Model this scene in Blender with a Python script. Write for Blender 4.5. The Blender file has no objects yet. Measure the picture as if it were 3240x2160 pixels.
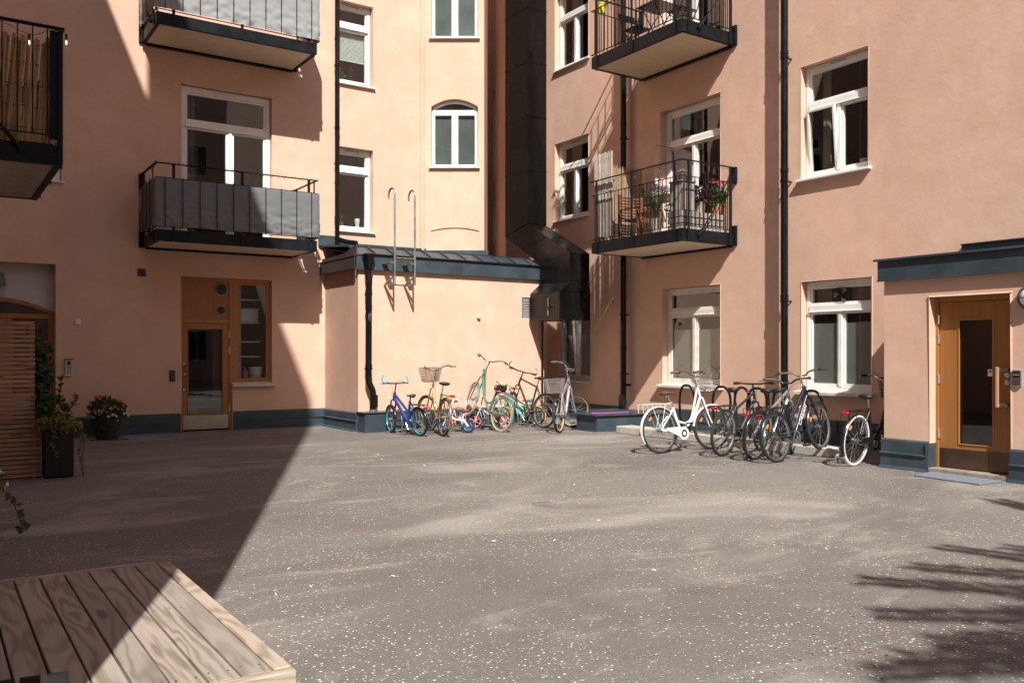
import bpy, bmesh, math, random
from mathutils import Vector, Matrix, noise
R = math.radians
PI = math.pi
S = bpy.context.scene
COL = S.collection

# ------------------------------------------------------------------ camera, sky, sun, exposure
cam_d = bpy.data.cameras.new('camera')
cam = bpy.data.objects.new('camera', cam_d)
COL.objects.link(cam)
cam.location = (0, 0, 1.5)
cam.rotation_euler = (R(90), 0, R(-33.93))
cam_d.lens = 30.61
cam_d.sensor_width = 36
cam_d.shift_y = 0.0110
cam_d.clip_start = 0.05
cam_d.clip_end = 3000
S.camera = cam

SUN_EL = R(44.5)
SUN_H = Vector((0.400, 0.9165))          # horizontal travel of the light
world = bpy.data.worlds.new('World')
S.world = world
world.use_nodes = True
wn = world.node_tree
wn.nodes.clear()
wo = wn.nodes.new('ShaderNodeOutputWorld')
wb = wn.nodes.new('ShaderNodeBackground')
wb.inputs['Strength'].default_value = 0.068
sky = wn.nodes.new('ShaderNodeTexSky')
sky.sky_type = 'NISHITA'
sky.sun_disc = False
sky.sun_elevation = SUN_EL
sky.sun_rotation = R(203.6)
sky.air_density = 1.0
sky.dust_density = 1.5
wn.links.new(sky.outputs[0], wb.inputs['Color'])
wn.links.new(wb.outputs[0], wo.inputs['Surface'])

sun_d = bpy.data.lights.new('sun', 'SUN')
sun_d.energy = 5.0
sun_d.angle = R(0.53)
sun_d.color = (1.0, 0.955, 0.88)
sun = bpy.data.objects.new('sun', sun_d)
COL.objects.link(sun)
sun.location = (-10, -20, 25)
_d = Vector((SUN_H.x * math.cos(SUN_EL), SUN_H.y * math.cos(SUN_EL), -math.sin(SUN_EL)))
sun.rotation_euler = _d.to_track_quat('-Z', 'Y').to_euler()

S.view_settings.view_transform = 'Standard'
S.view_settings.look = 'None'
S.view_settings.gamma = 1
S.view_settings.exposure = 0.57
S.render.resolution_x = 1024
S.render.resolution_y = 682

# ------------------------------------------------------------------ material helpers
def new_mat(name):
    m = bpy.data.materials.new(name)
    m.use_nodes = True
    nt = m.node_tree
    nt.nodes.clear()
    out = nt.nodes.new('ShaderNodeOutputMaterial')
    b = nt.nodes.new('ShaderNodeBsdfPrincipled')
    nt.links.new(b.outputs[0], out.inputs['Surface'])
    return m, nt, b, out

def N(nt, t, **kw):
    n = nt.nodes.new(t)
    for k, v in kw.items():
        if k in n.inputs:
            n.inputs[k].default_value = v
        else:
            setattr(n, k, v)
    return n

def mathn(nt, op, a, b=None, clamp=False):
    n = nt.nodes.new('ShaderNodeMath')
    n.operation = op
    n.use_clamp = clamp
    for i, v in enumerate((a, b)):
        if v is None: continue
        if hasattr(v, 'links'): nt.links.new(v, n.inputs[i])
        else: n.inputs[i].default_value = v
    return n.outputs[0]

def mixc(nt, fac, a, b, mode='MIX'):
    n = nt.nodes.new('ShaderNodeMix')
    n.data_type = 'RGBA'
    n.blend_type = mode
    for s, v in ((n.inputs[0], fac), (n.inputs[6], a), (n.inputs[7], b)):
        if hasattr(v, 'links'): nt.links.new(v, s)
        elif isinstance(v, (tuple, list)): s.default_value = (*v[:3], 1)
        else: s.default_value = v
    return n.outputs[2]

def ramp(nt, v, p0, p1, c0=0.0, c1=1.0, mode='SMOOTHSTEP'):
    n = nt.nodes.new('ShaderNodeMapRange')
    n.interpolation_type = mode
    nt.links.new(v, n.inputs[0])
    for i, x in enumerate((p0, p1, c0, c1)):
        n.inputs[i + 1].default_value = x
    return n.outputs[0]

def coords(nt, kind='Object', scale=(1, 1, 1), rand=False):
    if kind == 'Position':
        v = nt.nodes.new('ShaderNodeNewGeometry').outputs['Position']
    else:
        v = nt.nodes.new('ShaderNodeTexCoord').outputs[kind]
    if rand:
        oi = nt.nodes.new('ShaderNodeObjectInfo')
        m = mathn(nt, 'MULTIPLY', oi.outputs['Random'], 37.0)
        a = nt.nodes.new('ShaderNodeVectorMath'); a.operation = 'ADD'
        cb = nt.nodes.new('ShaderNodeCombineXYZ')
        for i in range(3): nt.links.new(m, cb.inputs[i])
        nt.links.new(v, a.inputs[0]); nt.links.new(cb.outputs[0], a.inputs[1])
        v = a.outputs[0]
    mp = nt.nodes.new('ShaderNodeMapping')
    mp.inputs['Scale'].default_value = scale
    nt.links.new(v, mp.inputs['Vector'])
    return mp.outputs[0]

def noise_t(nt, vec, scale, detail=3, rough=.5, dist=0):
    n = nt.nodes.new('ShaderNodeTexNoise')
    n.inputs['Scale'].default_value = scale
    n.inputs['Detail'].default_value = detail
    n.inputs['Roughness'].default_value = rough
    n.inputs['Distortion'].default_value = dist
    nt.links.new(vec, n.inputs['Vector'])
    return n.outputs['Fac']

def bumpn(nt, b, h, strength, dist=0.01):
    n = nt.nodes.new('ShaderNodeBump')
    n.inputs['Strength'].default_value = strength
    n.inputs['Distance'].default_value = dist
    nt.links.new(h, n.inputs['Height'])
    nt.links.new(n.outputs[0], b.inputs['Normal'])
    return n

def scale_c(c, k): return tuple(min(1, x * k) for x in c[:3])

MATS = {}
def mat(name, col, rough=.5, metal=0., var=.12, vscale=4., bump=0., bscale=60., spec=.5, coat=0., rand=.0, stretch=(1, 1, 1)):
    if name in MATS: return MATS[name]
    m, nt, b, o = new_mat(name)
    v = coords(nt, 'Object', stretch, rand=rand > 0)
    f = noise_t(nt, v, vscale, 4, .6)
    f2 = ramp(nt, f, .3, .7)
    c = mixc(nt, f2, scale_c(col, 1 - var), scale_c(col, 1 + var))
    if rand > 0:
        oi = nt.nodes.new('ShaderNodeObjectInfo')
        k = ramp(nt, oi.outputs['Random'], 0, 1, 1 - rand, 1 + rand, 'LINEAR')
        hs = nt.nodes.new('ShaderNodeHueSaturation')
        nt.links.new(c, hs.inputs['Color']); nt.links.new(k, hs.inputs['Value'])
        c = hs.outputs[0]
    nt.links.new(c, b.inputs['Base Color'])
    b.inputs['Metallic'].default_value = metal
    b.inputs['Specular IOR Level'].default_value = spec
    rr = ramp(nt, f, .25, .75, max(.02, rough - .08), min(1, rough + .08))
    nt.links.new(rr, b.inputs['Roughness'])
    if coat: b.inputs['Coat Weight'].default_value = coat
    if bump:
        bumpn(nt, b, noise_t(nt, v, bscale, 4, .6), bump)
    MATS[name] = m
    return m

# plaster -----------------------------------------------------------
def plaster(name, col, stain=0.1):
    m, nt, b, o = new_mat(name)
    p = coords(nt, 'Position')
    big = ramp(nt, noise_t(nt, p, .55, 4, .62, .4), .3, .72)
    mid = ramp(nt, noise_t(nt, p, 2.6, 5, .65), .3, .7)
    c = mixc(nt, big, scale_c(col, .90), scale_c(col, 1.07))
    c = mixc(nt, mathn(nt, 'MULTIPLY', mid, .48), c, (col[0] * .87, col[1] * .79, col[2] * .73))
    ps = coords(nt, 'Position', (3.2, 3.2, .22))
    st = ramp(nt, noise_t(nt, ps, 1.0, 4, .6, .3), .58, .8)
    c = mixc(nt, mathn(nt, 'MULTIPLY', st, stain), c, (col[0] * .70, col[1] * .62, col[2] * .56))
    pz = nt.nodes.new('ShaderNodeSeparateXYZ')
    nt.links.new(p, pz.inputs[0])
    low = ramp(nt, pz.outputs[2], .35, 1.25, 1, 0)
    patch = ramp(nt, noise_t(nt, p, 3.4, 5, .7), .5, .75)
    c = mixc(nt, mathn(nt, 'MULTIPLY', mathn(nt, 'MULTIPLY', low, patch), .35), c, (.62, .50, .44))
    sc = ramp(nt, noise_t(nt, coords(nt, 'Position', (1, 1, .6)), 26, 3, .6), .70, .73)
    c = mixc(nt, mathn(nt, 'MULTIPLY', mathn(nt, 'MULTIPLY', low, sc), .5), c, (.16, .09, .06))
    nt.links.new(c, b.inputs['Base Color'])
    b.inputs['Roughness'].default_value = .92
    b.inputs['Specular IOR Level'].default_value = .2
    h1 = noise_t(nt, p, 70, 3, .6)
    h2 = noise_t(nt, p, 9, 4, .6, .5)
    h = mathn(nt, 'ADD', mathn(nt, 'MULTIPLY', h1, .22), h2)
    bumpn(nt, b, h, .28, .012)
    MATS[name] = m
    return m

PLASTER = plaster('plaster', (.675, .462, .355), .18)
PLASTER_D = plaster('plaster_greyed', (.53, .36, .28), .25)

# asphalt -----------------------------------------------------------
def asphalt():
    m, nt, b, o = new_mat('asphalt')
    p = coords(nt, 'Position')
    pd = coords(nt, 'Position', (.42, .75, 1))
    big = noise_t(nt, pd, .55, 5, .6, .9)
    dust = ramp(nt, noise_t(nt, coords(nt, 'Position', (.55, 1.0, 1)), .5, 6, .55, 1.3), .5, .72)
    fine = ramp(nt, noise_t(nt, p, 160, 2, .6), .3, .7)
    c = mixc(nt, ramp(nt, big, .32, .68), (.128, .117, .106), (.205, .190, .175))
    c = mixc(nt, mathn(nt, 'MULTIPLY', dust, .9), c, (.37, .345, .315))
    c = mixc(nt, mathn(nt, 'MULTIPLY', ramp(nt, noise_t(nt, p, 1.7, 5, .7, .6), .52, .78), .45), c, (.085, .077, .070))
    d2 = ramp(nt, noise_t(nt, coords(nt, 'Position', (.5, 1.1, 1)), 1.1, 7, .62, 1.8), .54, .66)
    c = mixc(nt, mathn(nt, 'MULTIPLY', d2, .45), c, (.40, .37, .335))
    gm = ramp(nt, noise_t(nt, p, 42, 4, .7), .3, .7, .80, 1.2)
    hv = nt.nodes.new('ShaderNodeHueSaturation'); nt.links.new(c, hv.inputs['Color']); nt.links.new(gm, hv.inputs['Value']); c = hv.outputs[0]
    c = mixc(nt, .30, c, mixc(nt, fine, (.04, .035, .03), (.30, .28, .26)), 'MIX')
    # pale chippings pressed into the surface
    def chips(scale, size, dens_lo, dens_hi, nz):
        v = nt.nodes.new('ShaderNodeTexVoronoi')
        v.inputs['Scale'].default_value = scale
        v.inputs['Randomness'].default_value = 1
        nt.links.new(p, v.inputs['Vector'])
        sx = nt.nodes.new('ShaderNodeSeparateColor')
        nt.links.new(v.outputs['Color'], sx.inputs[0])
        r = mathn(nt, 'MULTIPLY', sx.outputs[0], size)
        inside = mathn(nt, 'LESS_THAN', v.outputs['Distance'], r)
        dens = ramp(nt, noise_t(nt, p, nz, 4, .6, .5), dens_lo, dens_hi, .08, 1)
        on = mathn(nt, 'LESS_THAN', sx.outputs[1], dens)
        return mathn(nt, 'MULTIPLY', inside, on), sx.outputs[2]
    c1, k1 = chips(46, .33, .33, .75, .8)
    c2, k2 = chips(90, .34, .33, .78, 1.3)
    cc = mixc(nt, k1, (.50, .48, .45), (.76, .74, .70))
    c = mixc(nt, c1, c, cc)
    c = mixc(nt, mathn(nt, 'MULTIPLY', c2, .8), c, mixc(nt, k2, (.42, .38, .33), (.62, .58, .54)))
    nt.links.new(c, b.inputs['Base Color'])
    b.inputs['Roughness'].default_value = .9
    b.inputs['Specular IOR Level'].default_value = .25
    h = mathn(nt, 'ADD', mathn(nt, 'MULTIPLY', fine, .4), mathn(nt, 'MULTIPLY', c1, .5))
    h = mathn(nt, 'ADD', h, mathn(nt, 'MULTIPLY', noise_t(nt, p, 2.2, 4, .6), 3.0))
    bumpn(nt, b, h, .45, .006)
    MATS['asphalt'] = m
asphalt()

# wood --------------------------------------------------------------
def wood(name, dark, light, axis='y', grain=9., knots=True, rough=.65, worn=None, coat=0, ring=1.0, bmp=.25, rw=.42):
    m, nt, b, o = new_mat(name)
    sc = {'x': (.13, 1, 1), 'y': (1, .13, 1), 'z': (1, 1, .13)}[axis]
    v = coords(nt, 'Object', sc, rand=True)
    sp_ = nt.nodes.new('ShaderNodeSeparateXYZ')
    nt.links.new(coords(nt, 'Object', (1, 1, 1), True), sp_.inputs[0])
    cs_ = {'x': (.9, 7, 7), 'y': (7, .9, 7), 'z': (7, 7, .9)}[axis]
    nz_ = noise_t(nt, coords(nt, 'Object', cs_, True), 1.0, 3, .45, .3)
    ph_ = mathn(nt, 'ADD', mathn(nt, 'MULTIPLY', sp_.outputs[1 if axis == 'x' else 0], grain * 6.0), mathn(nt, 'MULTIPLY', nz_, 55.0 * ring))
    sn_ = mathn(nt, 'ADD', mathn(nt, 'MULTIPLY', mathn(nt, 'SINE', ph_), .5), .5)
    fib = noise_t(nt, coords(nt, 'Object', tuple(x if x < 1 else 14 for x in tuple(.5 * s if s < 1 else s for s in sc)), True), 9, 4, .65)
    g = mathn(nt, 'ADD', mathn(nt, 'MULTIPLY', mathn(nt, 'POWER', sn_, .6), rw), mathn(nt, 'MULTIPLY', fib, 1.10 - rw))
    c = mixc(nt, ramp(nt, g, .25, .85), dark, light)
    big = ramp(nt, noise_t(nt, v, 2.5, 3, .6), .35, .7)
    if worn:
        c = mixc(nt, mathn(nt, 'MULTIPLY', big, .65), c, worn)
    else:
        c = mixc(nt, mathn(nt, 'MULTIPLY', big, .3), c, scale_c(dark, .8))
    if knots:
        kv = nt.nodes.new('ShaderNodeTexVoronoi')
        kv.inputs['Scale'].default_value = 1.0
        ks = {'x': (1.5, 7, 7), 'y': (7, 1.5, 7), 'z': (7, 7, 1.5)}[axis]
        nt.links.new(coords(nt, 'Object', ks, True), kv.inputs['Vector'])
        k = ramp(nt, kv.outputs['Distance'], .10, .17, 1, 0)
        c = mixc(nt, mathn(nt, 'MULTIPLY', k, .65), c, scale_c(dark, .35))
    oi = nt.nodes.new('ShaderNodeObjectInfo')
    hs = nt.nodes.new('ShaderNodeHueSaturation')
    nt.links.new(ramp(nt, oi.outputs['Random'], 0, 1, .86, 1.14, 'LINEAR'), hs.inputs['Value'])
    nt.links.new(c, hs.inputs['Color'])
    nt.links.new(hs.outputs[0], b.inputs['Base Color'])
    b.inputs['Roughness'].default_value = rough
    b.inputs['Specular IOR Level'].default_value = .35
    if coat: b.inputs['Coat Weight'].default_value = coat; b.inputs['Coat Roughness'].default_value = .25
    bumpn(nt, b, g, bmp, .004)
    MATS[name] = m
    return m

DECKW = wood('deck_wood', (.19, .152, .122), (.37, .318, .27), 'y', 12, True, .75, (.33, .295, .262), 0, 1.0)
SLATW = wood('slat_wood', (.25, .135, .075), (.44, .27, .165), 'x', 7, True, .7, (.32, .235, .175), 0, .6)
GREYW = wood('grey_wood', (.20, .17, .15), (.36, .32, .28), 'z', 7, False, .75)
OAK = wood('oak_door', (.29, .115, .030), (.43, .19, .055), 'z', 45, False, .42, None, .25, .5, .05, .10)
OAKH = wood('oak_rail', (.29, .115, .030), (.43, .19, .055), 'x', 45, False, .42, None, .25, .5, .05, .10)
BROWNW = wood('red_brown_wood', (.12, .042, .022), (.22, .085, .042), 'x', 8, False, .5)

# glass -------------------------------------------------------------
def glass(name, tint=(.92, .95, .94), refl=.055):
    m, nt, b, o = new_mat(name)
    nt.nodes.remove(b)
    t = nt.nodes.new('ShaderNodeBsdfTransparent'); t.inputs[0].default_value = (*tint, 1)
    g = nt.nodes.new('ShaderNodeBsdfGlossy'); g.inputs['Roughness'].default_value = .012
    g.inputs[0].default_value = (.95, .97, 1, 1)
    lw = nt.nodes.new('ShaderNodeLayerWeight'); lw.inputs[0].default_value = .5
    frv = mathn(nt, 'ADD', mathn(nt, 'MULTIPLY', mathn(nt, 'POWER', lw.outputs['Facing'], 5.0), 1 - refl), refl)
    bp = nt.nodes.new('ShaderNodeBump'); bp.inputs['Strength'].default_value = .03; bp.inputs['Distance'].default_value = .02
    nt.links.new(noise_t(nt, coords(nt, 'Object'), 1.6, 2), bp.inputs['Height'])
    nt.links.new(bp.outputs[0], g.inputs['Normal'])
    mx = nt.nodes.new('ShaderNodeMixShader')
    nt.links.new(frv, mx.inputs[0]); nt.links.new(t.outputs[0], mx.inputs[1]); nt.links.new(g.outputs[0], mx.inputs[2])
    nt.links.new(mx.outputs[0], o.inputs['Surface'])
    MATS[name] = m
    return m
GLASS = glass('window_glass')
CLEAR = glass('clear_glass', (.97, .97, .96), .04)

def leafmat(name, c1, c2, rough=.5):
    m, nt, b, o = new_mat(name)
    g = nt.nodes.new('ShaderNodeNewGeometry')
    f = noise_t(nt, coords(nt, 'Object'), 23, 2)
    c = mixc(nt, ramp(nt, f, .35, .65), c1, c2)
    nt.links.new(c, b.inputs['Base Color'])
    b.inputs['Roughness'].default_value = rough
    b.inputs['Subsurface Weight'].default_value = 0
    tr = nt.nodes.new('ShaderNodeBsdfTranslucent')
    nt.links.new(c, tr.inputs[0])
    mx = nt.nodes.new('ShaderNodeMixShader'); mx.inputs[0].default_value = .3
    nt.links.new(b.outputs[0], mx.inputs[1]); nt.links.new(tr.outputs[0], mx.inputs[2])
    nt.links.new(mx.outputs[0], o.inputs['Surface'])
    MATS[name] = m
    return m
LEAF = leafmat('leaf_green', (.035, .085, .018), (.085, .16, .03))
LEAFD = leafmat('leaf_dark', (.015, .045, .014), (.04, .085, .025))
LEAFY = leafmat('leaf_yellow', (.16, .20, .025), (.36, .36, .06))
LEAFP = leafmat('leaf_purple', (.045, .018, .022), (.12, .06, .06))
NEEDLE = leafmat('needles', (.02, .05, .018), (.05, .09, .03))
RED = leafmat('petal_red', (.30, .008, .012), (.45, .02, .02))
PINK = leafmat('petal_pink', (.62, .05, .14), (.75, .12, .22))
WHITEP = leafmat('petal_white', (.65, .63, .60), (.80, .80, .78))
PURP = leafmat('petal_purple', (.14, .06, .32), (.25, .14, .45))
LITTER = leafmat('dry_leaf', (.35, .13, .03), (.52, .27, .08))

FLASH = mat('slate_metal', (.052, .076, .094), .42, .3, .16, 3, .06, 8)
FLASH_B = mat('brown_metal', (.085, .075, .07), .38, .5, .2, 3, .05, 8)
STEEL_D = mat('dark_steel', (.007, .009, .012), .45, .0, .3, 5, .05, 30, spec=.18)
BLACKM = mat('black_gloss', (.007, .007, .008), .2, .0, .2, 4, spec=.35)
DUCT = mat('duct_metal', (.005, .0048, .0048), .25, .0, .4, 3.2, .08, 3, spec=.28, stretch=(1, 1, .35))
WHITE = mat('white_paint', (.78, .78, .75), .38, 0, .05, 3)
WHITE_O = mat('white_paint_old', (.66, .64, .58), .55, 0, .12, 6)
CREAM = mat('soffit_cream', (.68, .56, .40), .55, 0, .05, 2)
STONE = mat('sill_stone', (.58, .55, .49), .7, 0, .12, 8, .1, 60)
CONC = mat('concrete', (.44, .42, .38), .9, 0, .14, 6, .25, 40)
ZINC = mat('galvanised', (.24, .24, .23), .5, .6, .25, 14)
CHROME = mat('chrome', (.72, .72, .72), .16, 1, .05, 5)
ALU = mat('aluminium', (.55, .56, .57), .32, .9, .08, 8)
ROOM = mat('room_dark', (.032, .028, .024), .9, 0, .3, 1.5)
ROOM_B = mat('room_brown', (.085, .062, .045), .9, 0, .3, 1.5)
CURTAIN = mat('curtain', (.42, .37, .31), .9, 0, .15, 2)
FILM = mat('frosted_film', (.235, .235, .215), .35, 0, .06, 1.2)
FILMG = mat('frosted_green', (.078, .092, .092), .4, 0, .15, 1.5)
BLIND = mat('blind_white', (.66, .66, .63), .5, 0, .05, 4)
RUBBER = mat('tyre_black', (.022, .021, .020), .75, 0, .25, 20)
RUBBERC = mat('tyre_cream', (.44, .39, .29), .7, 0, .12, 20)
RUBBERW = mat('tyre_white', (.68, .68, .66), .6, 0, .06, 20)
PLAST = mat('plastic_black', (.018, .018, .019), .42, 0, .2, 12)
PLASTG = mat('plastic_grey', (.10, .10, .10), .45, 0, .1, 12)
BROWNL = mat('brown_leather', (.17, .055, .03), .42, 0, .2, 14)
TAN = mat('tan_leather', (.50, .38, .22), .5, 0, .2, 14)
REDR = mat('reflector_red', (.50, .012, .012), .2, 0, .08, 40)
ORANGE = mat('reflector_orange', (.80, .25, .02), .25, 0, .08, 40)
FAB = mat('screen_fabric_shaded', (.14, .147, .152), .85, 0, .05, 1.5, .06, 240)  # lower balcony screen, its shade put into the fabric colour
FAB_LIT = mat('screen_fabric_sunlit', (.26, .272, .28), .85, 0, .05, 1.5, .06, 240)  # same fabric on the upper balcony, sunlight put into a paler colour
WICKER = mat('black_rattan', (.012, .012, .014), .5, 0, .4, 60, .5, 70)
WICKERT = mat('tan_wicker', (.42, .36, .27), .7, 0, .3, 40, .5, 60)
POTD = mat('dark_pot', (.030, .028, .028), .55, 0, .3, 9)
TERRA = mat('terracotta', (.45, .24, .13), .8, 0, .12, 8)
YELLOWP = mat('yellow_pot', (.72, .62, .04), .35, 0, .05, 4)
CANE = mat('bamboo_cane', (.34, .225, .105), .6, 0, .30, 9, .1, 40, rand=.28, stretch=(1, 1, .25))
REED = mat('reed', (.46, .37, .28), .8, 0, .35, 14, .1, 60, rand=.35, stretch=(1, 1, .15))
MATB = mat('door_mat', (.17, .20, .235), .95, 0, .3, 60, .6, 160)
PANELG = mat('grey_panel', (.47, .47, .45), .85, 0, .06, 2)
BUCKET = mat('white_plastic', (.68, .68, .66), .4, 0, .04, 3)
BLUEP = mat('blue_plastic', (.05, .20, .42), .4, 0, .06, 3)
REDT = mat('sticker_red', (.55, .03, .03), .5, 0, .03, 3)
ROOFT = mat('roof_sheet', (.07, .075, .08), .5, .3, .1, 3)

def emit(name, col, st):
    m, nt, b, o = new_mat(name)
    b.inputs['Base Color'].default_value = (*col, 1)
    b.inputs['Emission Color'].default_value = (*col, 1)
    b.inputs['Emission Strength'].default_value = st
    MATS[name] = m
    return m
FILAMENT = emit('filament', (1.0, .62, .28), 5)

# ------------------------------------------------------------------ mesh helpers
class MB:
    def __init__(s): s.v = []; s.f = []; s.mi = []; s.cur = 0
    def add(s, vs, fs):
        o = len(s.v)
        s.v += [Vector(p) for p in vs]
        for f in fs:
            s.f.append([i + o for i in f]); s.mi.append(s.cur)
        return s
    def box(s, x0, x1, y0, y1, z0, z1):
        p = [(x, y, z) for z in (z0, z1) for y in (y0, y1) for x in (x0, x1)]
        return s.add(p, [(0, 2, 3, 1), (4, 5, 7, 6), (0, 1, 5, 4), (2, 6, 7, 3), (0, 4, 6, 2), (1, 3, 7, 5)])
    def quad(s, a, b, c, d): return s.add([a, b, c, d], [(0, 1, 2, 3)])
    def prism(s, pts, vec):
        n = len(pts); vec = Vector(vec)
        a = [Vector(p) for p in pts]; b = [p + vec for p in a]
        return s.add(a + b, [tuple(range(n))[::-1], tuple(range(n, 2 * n))] + [(i, (i + 1) % n, n + (i + 1) % n, n + i) for i in range(n)])
    def tube(s, pts, r, n=8, closed=False, caps=True):
        P = [Vector(p) for p in pts]
        m = len(P)
        rr = r if isinstance(r, (list, tuple)) else [r] * m
        T = []
        for i in range(m):
            if closed: t = P[(i + 1) % m] - P[i - 1]
            else: t = P[min(i + 1, m - 1)] - P[max(i - 1, 0)]
            if t.length < 1e-9: t = Vector((0, 0, 1))
            T.append(t.normalized())
        up = Vector((0, 0, 1)) if abs(T[0].z) < .9 else Vector((1, 0, 0))
        u = T[0].cross(up).normalized()
        vs = []
        for i in range(m):
            u = (u - T[i] * u.dot(T[i]))
            if u.length < 1e-6: u = T[i].orthogonal()
            u.normalize()
            w = T[i].cross(u)
            for k in range(n):
                a = 2 * PI * k / n
                vs.append(P[i] + (u * math.cos(a) + w * math.sin(a)) * rr[i])
        fs = []
        for i in range(m if closed else m - 1):
            j = (i + 1) % m
            for k in range(n):
                l = (k + 1) % n
                fs.append((i * n + k, i * n + l, j * n + l, j * n + k))
        if caps and not closed:
            fs.append(tuple(range(n))[::-1]); fs.append(tuple(range((m - 1) * n, m * n)))
        return s.add(vs, fs)
    def cyl(s, p0, p1, r, n=16, r2=None): return s.tube([p0, p1], [r, r if r2 is None else r2], n)
    def lathe(s, prof, n=20, c=(0, 0, 0), axis='z', closed=False):
        vs = []; m = len(prof)
        for r, h in prof:
            for k in range(n):
                a = 2 * PI * k / n
                q = (r * math.cos(a), r * math.sin(a), h)
                if axis == 'y': q = (q[0], q[2], q[1])
                if axis == 'x': q = (q[2], q[0], q[1])
                vs.append(Vector(q) + Vector(c))
        fs = []
        for i in range(m if closed else m - 1):
            j = (i + 1) % m
            for k in range(n):
                l = (k + 1) % n
                fs.append((i * n + k, i * n + l, j * n + l, j * n + k))
        return s.add(vs, fs)
    def loft(s, secs, closed=True):
        n = len(secs[0]); vs = [p for q in secs for p in q]
        fs = [(i * n + k, i * n + (k + 1) % n, (i + 1) * n + (k + 1) % n, (i + 1) * n + k) for i in range(len(secs) - 1) for k in range(n if closed else n - 1)]
        if closed: fs += [tuple(range(n))[::-1], tuple(range((len(secs) - 1) * n, len(secs) * n))]
        return s.add(vs, fs)
    def sphere(s, c, r, n=10, sz=1.0):
        return s.lathe([(max(1e-4, r * math.sin(PI * i / n)), -r * sz * math.cos(PI * i / n)) for i in range(n + 1)], n * 2, c)
    def xf(s, M):
        s.v = [M @ p for p in s.v]; return s
    def mesh(s, name, mats, smooth=True, fixn=True, ang=38):
        me = bpy.data.meshes.new(name)
        me.from_pydata([tuple(p) for p in s.v], [], s.f)
        if not isinstance(mats, (list, tuple)): mats = [mats]
        for m in mats: me.materials.append(m)
        if len(mats) > 1: me.polygons.foreach_set('material_index', s.mi)
        if fixn:
            bm = bmesh.new(); bm.from_mesh(me)
            bmesh.ops.recalc_face_normals(bm, faces=bm.faces)
            bm.to_mesh(me); bm.free()
        if smooth:
            me.polygons.foreach_set('use_smooth', [True] * len(me.polygons))
            me.set_sharp_from_angle(angle=R(ang))
        me.update()
        return me
    def build(s, name, mats, parent=None, bevel=0, seg=1, loc=None, rot=None, **kw):
        o = link(name, s.mesh(name, mats, **kw), parent, loc, rot)
        if bevel:
            md = o.modifiers.new('bevel', 'BEVEL'); md.width = bevel; md.segments = seg; md.limit_method = 'ANGLE'; md.angle_limit = R(40)
        return o

def link(name, me, parent=None, loc=None, rot=None, sc=None):
    o = bpy.data.objects.new(name, me)
    COL.objects.link(o)
    if parent: o.parent = parent
    if loc is not None: o.location = loc
    if rot is not None: o.rotation_euler = rot
    if sc is not None: o.scale = sc
    return o

def thing(name, label, cat, loc=(0, 0, 0), rotz=0, group=None):
    o = bpy.data.objects.new(name, None)
    COL.objects.link(o)
    o.empty_display_size = .2
    o.location = loc; o.rotation_euler = (0, 0, rotz)
    return tag(o, label, cat, group)

def tag(o, label, cat, group=None, kind=None):
    if label: o['label'] = label
    if cat: o['category'] = cat
    if group: o['group'] = group
    if kind: o['kind'] = kind
    return o

def struct(o): o['kind'] = 'structure'; return o
def boxo(name, m, parent, x0, x1, y0, y1, z0, z1, bevel=0.003):
    cx, cy, cz = (x0 + x1) / 2, (y0 + y1) / 2, (z0 + z1) / 2
    return MB().box(x0 - cx, x1 - cx, y0 - cy, y1 - cy, z0 - cz, z1 - cz).build(name, m, parent, bevel, loc=(cx, cy, cz), smooth=False)

# wall in local x (right), y (into the wall), z: holes = (x0,x1,z0,z1,depth,arch_rise,back,skip)
def wall_mesh(x0, x1, z0, z1, holes, thick=None):
    mb = MB()
    xs = sorted({x0, x1, *[h[0] for h in holes], *[h[1] for h in holes]})
    zs = sorted({z0, z1, *[h[2] for h in holes], *[h[3] for h in holes]})
    def inside(x, z): return any(h[0] < x < h[1] and h[2] < z < h[3] for h in holes)
    for i in range(len(xs) - 1):
        for j in range(len(zs) - 1):
            if inside((xs[i] + xs[i + 1]) / 2, (zs[j] + zs[j + 1]) / 2): continue
            mb.quad((xs[i], 0, zs[j]), (xs[i + 1], 0, zs[j]), (xs[i + 1], 0, zs[j + 1]), (xs[i], 0, zs[j + 1]))
    for h in holes:
        a, b, c, d, dep = h[:5]
        arch = h[5] if len(h) > 5 else 0
        back = h[6] if len(h) > 6 else False
        skip = h[7] if len(h) > 7 else ''
        zc = [z for z in zs if c <= z <= d]; xc = [x for x in xs if a <= x <= b]
        for k in range(len(zc) - 1):
            if 'l' not in skip: mb.quad((a, 0, zc[k]), (a, 0, zc[k + 1]), (a, dep, zc[k + 1]), (a, dep, zc[k]))
            if 'r' not in skip: mb.quad((b, 0, zc[k + 1]), (b, 0, zc[k]), (b, dep, zc[k]), (b, dep, zc[k + 1]))
        for k in range(len(xc) - 1):
            if 'b' not in skip: mb.quad((xc[k + 1], 0, c), (xc[k], 0, c), (xc[k], dep, c), (xc[k + 1], dep, c))
            if not arch: mb.quad((xc[k], 0, d), (xc[k + 1], 0, d), (xc[k + 1], dep, d), (xc[k], dep, d))
        if arch:
            n = 14
            pt = [(a + (b - a) * i / n, d - arch * (2 * i / n - 1) ** 2) for i in range(n + 1)]
            for i in range(n):
                (xa, za), (xb, zb) = pt[i], pt[i + 1]
                mb.quad((xa, 0, za), (xb, 0, zb), (xb, 0, d), (xa, 0, d))
                mb.quad((xa, 0, za), (xb, 0, zb), (xb, dep, zb), (xa, dep, za))
        if back: mb.quad((a, dep, c), (b, dep, c), (b, dep, d), (a, dep, d))
    return mb

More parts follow.
